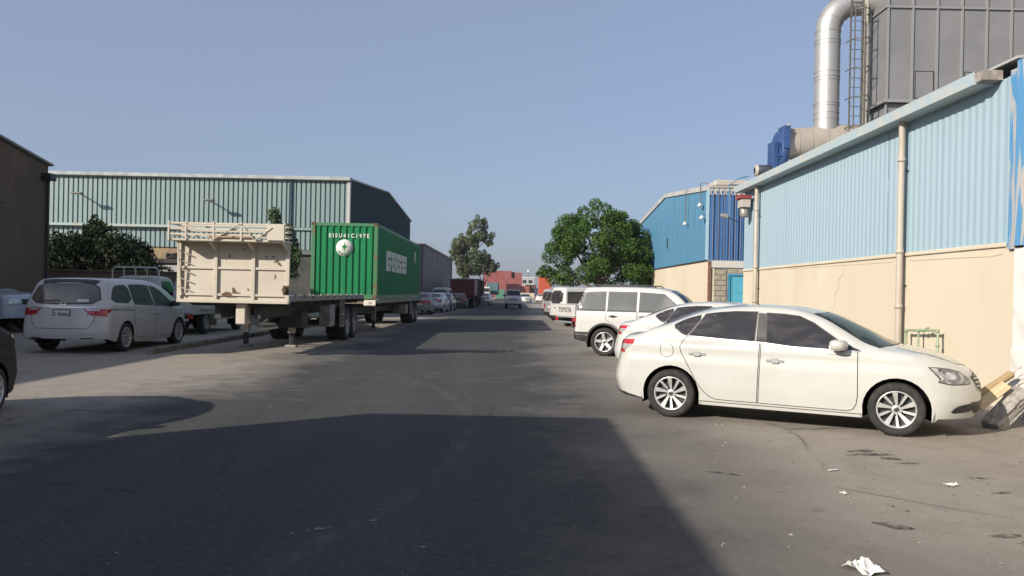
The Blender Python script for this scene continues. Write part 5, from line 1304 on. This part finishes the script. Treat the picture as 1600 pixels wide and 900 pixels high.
for i, (x, z, a, c) in enumerate(((-.13,1.44,.10,.06),(.02,1.50,.05,.09),(.10,1.43,.07,.05),(.95,2.20,.05,.03),(1.02,2.14,.03,.05),(.45,2.28,.03,.02),(.72,2.30,.02,.03),(-.10,2.30,.04,.02),(.93,1.85,.05,.02),(-1.0,1.58,.04,.02),(.33,1.55,.03,.02),(.88,2.30,.03,.02),(.2,2.45,.02,.02))):
    o = blot(0,0,a,c,.2*i,hb,M_SMUDGE,z=0,name='rust_patch',seed=80+i); o.location = (x,-.0225 if z not in (1.44,) else -.064,z); o.rotation_euler = (R(90),0,0)
MB().tube([(1.20,-.10,1.52),(1.14,-.10,1.60)], .06, 10).build('coupling', M_RUST, hb); MB().bbox(1.12,1.26,-.09,-.077,1.45,1.66,.01).build('coupling_plate', M_RUST, hb)
MB().bbox(.02,.24,.10,.5,.76,1.24,.02).build('spare_box', M_TRWHITE, t1); MB().bbox(.26,.62,.8,1.5,.62,.68,.02).build('support_plate', M_TRWHITE, t1)
MB().bbox(.15,.75,3.3,4.0,.55,1.0,.03).build('air_tank_box', M_TRDARK, t1)
t2 = trailer('container_trailer', 'flatbed trailer carrying the green shipping container', -6.24, 28.75, 14.4, (11.6,12.9), 3.4, zt=1.13, th=.13)
MB().bbox(.85,1.28,-.03,-.002,1.02,1.24,.008).build('marker_plate', mat('plate_cream', (.80,.74,.62), .5), t2)
put_text('50', .12, t2, (1.08,-.033,1.13), 0, M_INK, 'marker_lettering')
for sg in (-1,1): MB().bbox(sg*.6-.13,sg*.6+.13,9.5,10.3,.5,1.0,.03).build('air_tank_box', M_TRGREY, t2)

# ------------------------------------------------------------------ trees
def leaf_cloud(name, m, parent, clumps, per, size, seed, droop=0.0, aspect=.45):
    q = np.random.RandomState(seed); vs = []; fs = []
    for (cx, cy, cz, rx, rz) in clumps:
        n = int(per*(rx*rx*rz)**.5*1.2)
        d = q.normal(size=(n,3)); d /= np.linalg.norm(d, axis=1, keepdims=True); rr = q.uniform(.35,1.0,n)**.6
        P = d*rr[:,None]*np.array([rx,rx,rz])+np.array([cx,cy,cz])
        for p, dd in zip(P, d):
            a = q.normal(size=3)+dd*.5; a[2] -= droop; a /= np.linalg.norm(a); b_ = np.cross(a, q.normal(size=3)); b_ /= np.linalg.norm(b_)
            s_ = size*q.uniform(.6,1.35); a *= s_; b_ *= s_*aspect; o = len(vs)
            vs += [tuple(p-a*.5), tuple(p+b_*.5), tuple(p+a*.5), tuple(p-b_*.5)]; fs.append((o,o+1,o+2,o+3))
    me = bpy.data.meshes.new(name); me.from_pydata(vs, [], fs); me.update(); return link(name, me, m, parent)
def limbs(name, m, parent, specs, n=9):
    b = MB()
    for pts, r0, r1 in specs:
        k = len(pts); b.tube(pts, [r0+(r1-r0)*i/(k-1) for i in range(k)], n)
    return b.build(name, m, parent)
M_BARK = mat('bark', (.14,.105,.075), .95, col2=(.09,.07,.05), scale=8, stretch=(1,1,.3), bump=.5, bscale=20)
M_LEAF = mat('neem_leaf', (.046,.105,.018), .65, spec=.25, col2=(.064,.128,.022), scale=.8, island=.40)
M_LEAFE = mat('eucalyptus_leaf', (.085,.115,.055), .6, col2=(.11,.135,.06), scale=.4, island=.40)
M_LEAFD = mat('bush_leaf', (.026,.042,.02), .8, spec=.1, col2=(.036,.052,.024), scale=.8, island=.45)
nt_ = thing('neem_tree', 'dense round green tree between parked cars and blue warehouse', 'tree', (4.68,44.3,0)); nt_.scale = (.9,.9,.9)
q = random.Random(11); cl = []
for k in range(125):
    u = q.uniform(-1,1); th = q.uniform(0,6.283); rr = q.uniform(.5,1.0)
    z = 4.7+2.5*rr*u; wz = float(np.interp(z, [2.2,2.8,4.2,5.6,6.6,7.3], [3.1,3.35,3.3,2.7,1.8,.9]))
    x = wz*rr*math.cos(th)*math.sqrt(1-.25*u*u); y = 2.8*rr*math.sin(th)*math.sqrt(1-u*u)
    s_ = q.uniform(.34,.68); cl.append((x, y, z, s_, s_*q.uniform(.7,1.0)))
cl += [(-.3,0,7.35,.45,.4),(.3,-.3,7.1,.40,.35),(-1.0,.2,6.9,.45,.4),(1.3,0,6.6,.5,.4),(2.1,.1,6.1,.5,.42),(-1.9,0,6.3,.5,.4),(-2.5,-.2,5.6,.55,.45),(-2.9,-.2,4.6,.55,.45),(-3.3,0,3.25,.45,.32),(-3.55,.1,3.0,.35,.25),(-3.0,0,3.0,.5,.4),(-2.7,0,2.7,.6,.45),(-2.2,-.5,2.6,.6,.4),(3.0,0,3.4,.6,.5),(3.1,-.4,2.8,.55,.5),(3.2,-.2,4.4,.5,.5),(2.4,-.5,2.5,.6,.4)]
leaf_cloud('crown', M_LEAF, nt_, cl, 900, .155, 5)
limbs('trunk', M_BARK, nt_, [([(0,0,-.1),(.05,0,1.2),(.0,0,2.4),(.1,.1,3.6)], .24, .16), ([(.0,0,2.2),(-.8,.1,3.4),(-1.6,.2,4.6)], .13, .04), ([(.05,0,2.3),(.9,-.1,3.5),(1.7,-.2,4.6)], .13, .04), ([(.1,.1,3.5),(.2,0,5.0),(.1,0,6.8)], .13, .03), ([(.1,.1,3.4),(-.6,-.2,4.9),(-.9,-.3,6.2)], .09, .03), ([(.1,0,3.6),(.9,.2,5.0),(1.3,.2,6.1)], .09, .03), ([(0,0,2.1),(-1.6,0,2.7),(-3.1,0,3.1)], .07, .02)])
et = thing('eucalyptus_tree', 'tall ragged eucalyptus leaning over the end of the grey warehouse', 'tree', (-7.0,122,0))
cl = []; q = random.Random(21)
def blobs(cx, cz, rx, rz, n, s0, s1, dy=1.5):
    for _ in range(n):
        t = q.uniform(0,6.28); r_ = math.sqrt(q.random()); cl.append((cx+rx*r_*math.cos(t), q.uniform(-dy,dy), cz+rz*r_*math.sin(t), q.uniform(s0,s1), q.uniform(s0,s1)*1.15))
blobs(1.2,11.2,1.5,1.7,26,.35,.7); blobs(-.6,8.6,2.0,1.7,30,.4,.75); blobs(.2,6.0,1.6,1.6,24,.4,.7); blobs(2.9,9.9,.9,.9,9,.28,.5,.8); blobs(-1.9,7.4,1.0,1.2,12,.3,.6); blobs(.8,9.6,1.2,1.0,12,.35,.6); blobs(-.9,5.2,1.0,1.2,14,.4,.6); blobs(3.2,8.9,.4,.5,4,.2,.35,.5)
leaf_cloud('crown', M_LEAFE, et, cl, 300, .36, 6, droop=.9, aspect=.3)
limbs('trunk', mat('pale_bark', (.34,.30,.25), .9, col2=(.22,.19,.15), scale=4), et, [([(-.3,0,-.1),(-.1,0,3),(.1,0,5.5),(.5,0,8),(1.1,0,10.8)], .28, .05), ([(.0,0,4.5),(-.8,.2,6.6),(-1.5,.2,8.4)], .13, .03), ([(.4,0,7.4),(1.8,.0,8.8),(2.9,0,9.9)], .10, .03), ([(.1,0,5.4),(-.4,-.3,8),(-.3,-.3,9.8)], .09, .03)])
st = thing('small_tree', 'small dark tree just right of the eucalyptus above the red container', 'tree', (-4.5,118,0)); cl = []
blobs(-.1,5.5,1.5,1.5,26,.35,.65); blobs(-.2,7.0,.8,.8,8,.3,.5); blobs(1.5,5.3,.6,.8,6,.25,.45)
leaf_cloud('crown', mat('dull_leaf', (.05,.075,.04), .65, col2=(.065,.09,.045), scale=.6, island=.4), st, cl, 300, .34, 8, droop=.5, aspect=.35)
limbs('trunk', M_BARK, st, [([(0,0,-.1),(0,0,3),(-.1,0,6.5)], .16, .04), ([(0,0,2.5),(.8,0,4.5),(1.4,0,5.6)], .08, .03), ([(0,0,2.6),(-.9,0,4.6),(-1.2,0,5.8)], .08, .03)])
bs = thing('dark_bush', 'dark spreading bush over the low brown wall in front of the teal warehouse', 'bush', (-18.6,36,0)); cl = []
blobs(0,2.6,2.3,1.0,60,.3,.6,1.2); blobs(-.5,3.6,1.0,.7,16,.25,.45,.7); blobs(1.6,2.5,1.2,.7,20,.3,.5,.9); blobs(-.3,4.2,.35,.4,6,.14,.24,.3); blobs(-1.7,2.8,.7,.8,14,.3,.5,.8)
leaf_cloud('foliage', M_LEAFD, bs, cl, 520, .17, 9)
limbs('stem', M_BARK, bs, [([(-.3+.3*k,0,-.1),(-.8+.55*k,0,1.6),(-1.4+.9*k,.1,3.1+.3*math.sin(k*2.1))], .06, .015) for k in range(5)] + [([(2.3,-.3,1.8),(2.7,-.4,2.5),(3.0+.25*k,-.4,3.1+.1*(k%2))], .03, .008) for k in range(4)])
sp = thing('sapling', 'thin green sapling rising behind the right end of the trailer headboard', 'tree', (-11.6,40,0)); cl = []
blobs(-.45,5.1,.25,.5,7,.16,.3,.3); blobs(.0,4.3,.45,.5,10,.2,.34,.4); blobs(.35,3.5,.5,.7,14,.2,.36,.4); blobs(.3,2.6,.4,.6,10,.2,.32,.4)
leaf_cloud('crown', mat('sapling_leaf', (.06,.10,.03), .6, col2=(.08,.13,.04), scale=1, island=.4), sp, cl, 700, .16, 10)
limbs('trunk', M_BARK, sp, [([(.1,0,-.05),(.2,0,2.2),(.0,0,3.8),(-.4,0,5.3)], .06, .012), ([(.2,0,2.2),(.4,0,3.2),(.5,0,3.9)], .03, .01)])
# ------------------------------------------------------------------ vehicles, right side
sedan('parked_sedan', 'pearl white sedan parked nearest on the right with dark tinted windows', P_PEARL, (2.467,11.38), R(-24.97))
sedan('parked_sedan', 'white sedan half hidden between the nearest sedan and the boxy off-roader', P_WHITE, (3.07,16.42), R(-22), S=wipe(S_SEDAN, h=.06))
suv('off_road_car', 'boxy white off-road car with five-spoke wheels and black lower mouldings', P_WHITE, (2.70,21.8), R(-20))
pickup('pickup_truck', 'white pickup with black lettering on its tailgate behind the boxy off-roader', P_WHITE, (3.12,32.5), R(24), text='TOYOTA')
van('delivery_van', 'white high-roof van parked beyond the lettered pickup tailgate', P_WHITE, (3.06,39.95), R(24))
suv('off_road_car', 'silver off-roader with red tail lamp beyond the white van', P_SILVER, (2.9,46.5), R(30), glass=M_GLASS)
van('delivery_van', 'grey van farthest along the right hand row of parked cars', mat('van_grey', (.38,.38,.38), .4, col2=(.30,.30,.30), scale=2), (3.3,58.0), R(28))
sedan('parked_car', 'white car far down the right kerb near the orange container', P_WHITE, (5.0,150), R(80), detail=0, hh=.12, style='steel')
# ------------------------------------------------------------------ vehicles, left side
minivan('minivan', 'white minivan seen from behind in the shade left of the trailer', P_WHITE, (-10.31,19.3), R(90))
c = sedan('dark_car', 'dark brown car cut off by the left edge of the frame', P_DARK, (-7.06,9.45), R(-79), S=wipe(S_SEDAN, h=.06)); c.root.scale = (1,1,.93)
c = suv('off_road_car', 'pale blue off-roader bonnet at the left edge behind the minivan', P_LBLUE, (-19.7,26.6), R(-8), glass=M_GLASS); c.root.scale = (1.14,)*3
c = sedan('parked_car', 'pale sedan roof peeping between the pale blue off-roader and minivan', P_LBLUE, (-21.9,31.6), R(-5), detail=0, hh=.1); c.root.scale = (1.08,)*3
pickup('pickup_truck', 'white pickup with cab guard rack parked behind the minivan', P_WHITE2, (-13.1,26.9), R(90), guard=True)
pickup('pickup_truck', 'white pickup with blue stripe half hidden behind the trailer headboard', P_WHITE2, (-11.25,27.2), R(90))
sedan('parked_car', 'dark green car seen between headboard and green container', P_GREENC, (-11.0,36.0), R(90), detail=0, hh=.1)
sedan('parked_car', 'white car roof just left of the green container end', P_WHITE, (-8.95,37.5), R(90), detail=0, hh=.1)
S_OLD = wipe(S_SEDAN, h=.1, tail=[(.2,-.85),(.5,-.95),(.9,-.95),(1.0,-.93),(1.3,-.8)], rset=.08)
c = sedan('old_sedan', 'old pale sedan with full-width red tail panel behind the container trailer', mat('olive_silver', (.30,.31,.29), .4, col2=(.24,.25,.23), scale=2), (-6.45,54.8), R(92), detail=0, S=S_OLD, style='steel')
c.ov('tail_panel', [(-.78,.97),(.78,.97),(.78,.80),(-.78,.80)], 'rear', M_RED, off=.009)
sedan('parked_car', 'silver sedan just past the old sedan with red tail panel', P_SILVER, (-6.15,60.5), R(86), detail=0, hh=.1)
sedan('parked_car', 'dark sedan parked between silver sedan and the white van', P_NAVY, (-5.95,66.3), R(88), detail=0, hh=.1)
van('delivery_van', 'white van on the left in front of the dark red truck', P_WHITE2, (-6.55,72.4), R(90))
sedan('parked_car', 'dust covered car squeezed beside the dark red truck', P_DUSTY, (-5.35,76.2), R(90), detail=0, hh=.12, style='steel')
sedan('parked_car', 'silver car on the left beyond the dark red truck', P_SILVER, (-3.9,103), R(84), detail=0, hh=.12)
# oncoming pickup and car
pickup('oncoming_pickup', 'white pickup driving towards the camera in mid road', P_WHITE2, (-.05,86), R(-90))
sedan('oncoming_car', 'small white car behind the oncoming pickup', P_WHITE, (1.7,140), R(-80), detail=0, hh=.12)

# ------------------------------------------------------------------ dark red tipper truck and box behind
M_DRED = mat('dark_red_paint', (.16,.022,.028), .55, col2=(.12,.02,.024), scale=1.0)
M_DBOX = mat('dark_canvas', (.10,.085,.07), .85, col2=(.075,.065,.055), scale=1.5)
tk = thing('tipper_truck', 'dark red box-bodied truck seen from behind on the left', 'truck', (-5.2,80.5,0))
MB().bbox(-1.22,1.22,0,6.5,1.25,2.85,.03).build('cargo_body', M_DRED, tk)
for x in (-1.2,-.42,.36,1.12): MB().box(x,x+.08,-.05,-.001,1.26,2.84).build('body_rib', M_DRED, tk)
MB().bbox(-1.24,1.24,-.06,6.55,2.852,2.95,.02).build('body_rim', mat('rim_tan', (.34,.30,.25), .7), tk)
MB().box(-.5,.5,.2,6.3,.7,1.249).build('chassis', M_TRDARK, tk)
for a in (1.2,2.5): axle(tk, a)
MB().box(-1.15,1.15,.05,.12,.45,1.24).build('mudflap_panel', M_VOID, tk)
for sg in (-1,1): MB().bbox(sg*.9-.15,sg*.9+.15,-.03,-.001,1.0,1.12,.01).build('tail_lamp', M_RED, tk)
tk2 = thing('box_trailer', 'brownish canvas box trailer in front of the dark red truck', 'trailer', (-5.2,88.5,0))
MB().bbox(-1.22,1.22,0,13,1.1,3.05,.03).build('cargo_body', M_DBOX, tk2)
for k in range(13): MB().box(1.221,1.27,.3+k*1.0,.38+k*1.0,1.1,3.04).build('body_rib', M_DBOX, tk2)
MB().bbox(-1.25,1.28,-.03,13.05,3.052,3.12,.01).build('body_rim', mat('rim_tan', (.34,.30,.25), .7), tk2)
MB().box(-.5,.5,.2,12.8,.7,1.099).build('chassis', M_TRDARK, tk2)
for a in (9.5,10.8,1.6): axle(tk2, a)
# truck with teal container further on
tt = thing('lorry', 'white cabbed lorry facing the camera far down the left side', 'truck', (-6.2,168,0), 0)
MB().bbox(-1.2,1.2,0,2.1,.6,2.8,.15).build('cab', P_WHITE, tt); MB().box(-1.0,1.0,-.03,-.001,1.75,2.5).build('windscreen', M_GLASS, tt)
MB().box(-1.0,1.0,-.04,-.001,.75,1.2).build('grille', M_BLACK, tt)
for sg in (-1,1): MB().bbox(sg*.9-.18,sg*.9+.18,-.05,-.002,.8,1.05,.02).build('head_lamp', M_LAMPW, tt)
MB().box(-.5,.5,2.1,14,.75,1.15).build('chassis', M_TRDARK, tt)
for a in (.9,11,12.3): axle(tt, a)
cm40 = container_meshes(12.2, 2.44, 2.6, .6, .06)
M_TEALC = mat('container_teal', (.10,.20,.22), .6, col2=(.08,.17,.19), scale=.8); M_CRED = mat('container_red', (.30,.075,.07), .65, col2=(.25,.065,.062), scale=.5, col3=(.33,.11,.095), s3=.4)
M_CDARK = mat('container_maroon', (.11,.025,.03), .6, col2=(.14,.035,.04), scale=.5); M_CNAVY = mat('container_navy', (.03,.045,.10), .6); M_CORANGE = mat('container_orange', (.55,.10,.045), .6, col2=(.48,.085,.04), scale=.8)
M_CGREEN2 = mat('container_sea_green', (.10,.26,.17), .6)
container('shipping_container', 'teal container riding behind the white lorry cab', cm40, M_TEALC, (-5.9,171,1.16))
container('shipping_container', 'small sea green container end beside the teal one', cm40, M_CGREEN2, (-5.2,232,.0))
# ------------------------------------------------------------------ container yard at the end of the road
M_YARD = mat('yard_wall_cream', (.62,.50,.34), .9, col2=(.52,.42,.28), scale=.3)
yw = thing('loading_platform', 'long cream plastered platform wall below the red container stack', 'wall', (-14,287,0))
MB().box(0,24,0,30,-.1,1.6).build('platform', M_YARD, yw); MB().box(-.1,24.1,-.1,30,1.602,1.75).build('platform_edge', M_WHITEPL, yw)
def yard(x, y, z, m, lab, rot=R(90), cm=cm40):   # side on to the road: runs along -x from x
    return container('shipping_container', lab, cm, m, (x,y,z), rot, 'stacked containers at the end of the road')
yard(5.6,289,1.75,M_CRED,'red container on the platform, lowest and longest of the stack')
yard(2.9,289,4.37,M_CRED,'red container in the middle layer of the stack at the road end')
cm20 = container_meshes(5.9, 2.44, 2.6, .6, .06)
yard(-1.0,289,6.99,M_CRED,'red container on the top layer, left end of the stack',cm=cm20)
yard(2.7,289,6.75,M_CRED,'short red container on the top layer, right end of the stack',cm=container_meshes(2.5,2.44,2.3,.6,.06))
yard(.3,290.4,6.99,M_CDARK,'dark maroon container recessed in the top layer of the stack',cm=container_meshes(2.4,2.44,2.3,.6,.06))
for k, lab in enumerate(('red container at the foot of the separate left tower','middle red container of the separate left tower','red container topping the separate left tower')):
    yard(-6.3,280,k*3.2,M_CRED,lab,cm=container_meshes(4.3,2.44,3.18,.6,.06))
yard(8.1,292,1.75,M_CDARK,'dark container at the right end behind the lowest red one',cm=container_meshes(4.0,2.44,3.0,.6,.06))
yard(8.7,240,0,M_CNAVY,'navy container standing right of the stack beyond the bikes',cm=container_meshes(2.5,2.44,3.2,.6,.06))
# white site office with mast behind
so = thing('site_office', 'white two storey site office with a mast right of the stack', 'building', (2.6,300,0))
MB().bbox(0,5,0,5,-.1,7.4,.05).build('wall', mat('office_white', (.45,.46,.46), .7), so); MB().box(-.2,5.2,-.2,5.2,7.42,7.7).build('roof', M_WHITEPL, so)
MB().box(.6,2.0,-.04,-.001,5.4,6.6).build('window', M_GLASS, so); MB().box(2.8,4.2,-.04,-.001,5.4,6.6).build('window', M_GLASS, so)
MB().tube([(2.6,1,7.7),(2.6,1,10.2)], .12, 8).build('mast', M_STEEL, so); MB().bbox(2.2,3.0,.6,1.4,9.6,10.4,.1).build('tank', M_WHITEPL, so)
# orange containers on the right behind the tree
for k in range(2):
    container('shipping_container', ('orange container on the ground right of the navy one','orange container stacked above it left of the tree')[k], container_meshes(6.1,2.44,2.6,.5,.05), M_CORANGE, (5.2,165,k*2.62), 0, 'orange containers beyond the tree')
# distant pole lamps
for x, y, h_, lab in ((9.6,175,6.9,'thin lamp pole standing at the orange containers'),(8.0,270,7.6,'thin lamp pole beside the white site office')):
    t = thing('lamp_pole', lab, 'lamp', (x,y,0), 0, 'far lamp poles'); MB().tube([(0,0,-.1),(0,0,h_)], [.12,.06], 8).build('pole', M_STEEL, t); MB().bbox(-.5,.3,-.15,.15,h_-.05,h_+.12,.04).build('lamp_head', M_WHITEPL, t)
# ------------------------------------------------------------------ box truck just outside the frame that throws the foreground shadow
bt = thing('box_truck', 'white box truck beside the camera whose shadow covers the road', 'truck', (-7.0,4.72,0))
MB().bbox(-1.55,1.55,-7.2,0,1.0,4.02,.03).build('cargo_box', P_WHITE2, bt)
MB().bbox(-1.2,1.2,-9.4,-7.35,.6,2.9,.12).build('cab', P_WHITE2, bt); MB().box(-1.0,1.0,-9.43,-9.401,1.7,2.5).build('windscreen', M_GLASS, bt)
MB().box(-.5,.5,-9.0,-.1,.55,.99).build('chassis', M_TRDARK, bt)
for a in (-1.6,-8.3): axle(bt, a)
MB().box(-1.5,1.5,-.12,-.02,.35,.99).build('under_run_bar', M_TRDARK, bt)

# ------------------------------------------------------------------ dusty air
hzb = MB().box(-900,900,-60,900,-1.0,14.5).build('haze', None, None, kind='stuff')
hm = bpy.data.materials.new('haze_air'); hm.use_nodes = True; hn = hm.node_tree.nodes; hn.clear()
pv = hn.new('ShaderNodeVolumePrincipled'); pv.inputs['Color'].default_value = (.80,.82,.86,1); pv.inputs['Density'].default_value = .0002; pv.inputs['Anisotropy'].default_value = .0
ho = hn.new('ShaderNodeOutputMaterial'); hm.node_tree.links.new(pv.outputs[0], ho.inputs['Volume']); hzb.data.materials.append(hm)
hzb['label'] = 'thin pale dusty haze over the whole street'
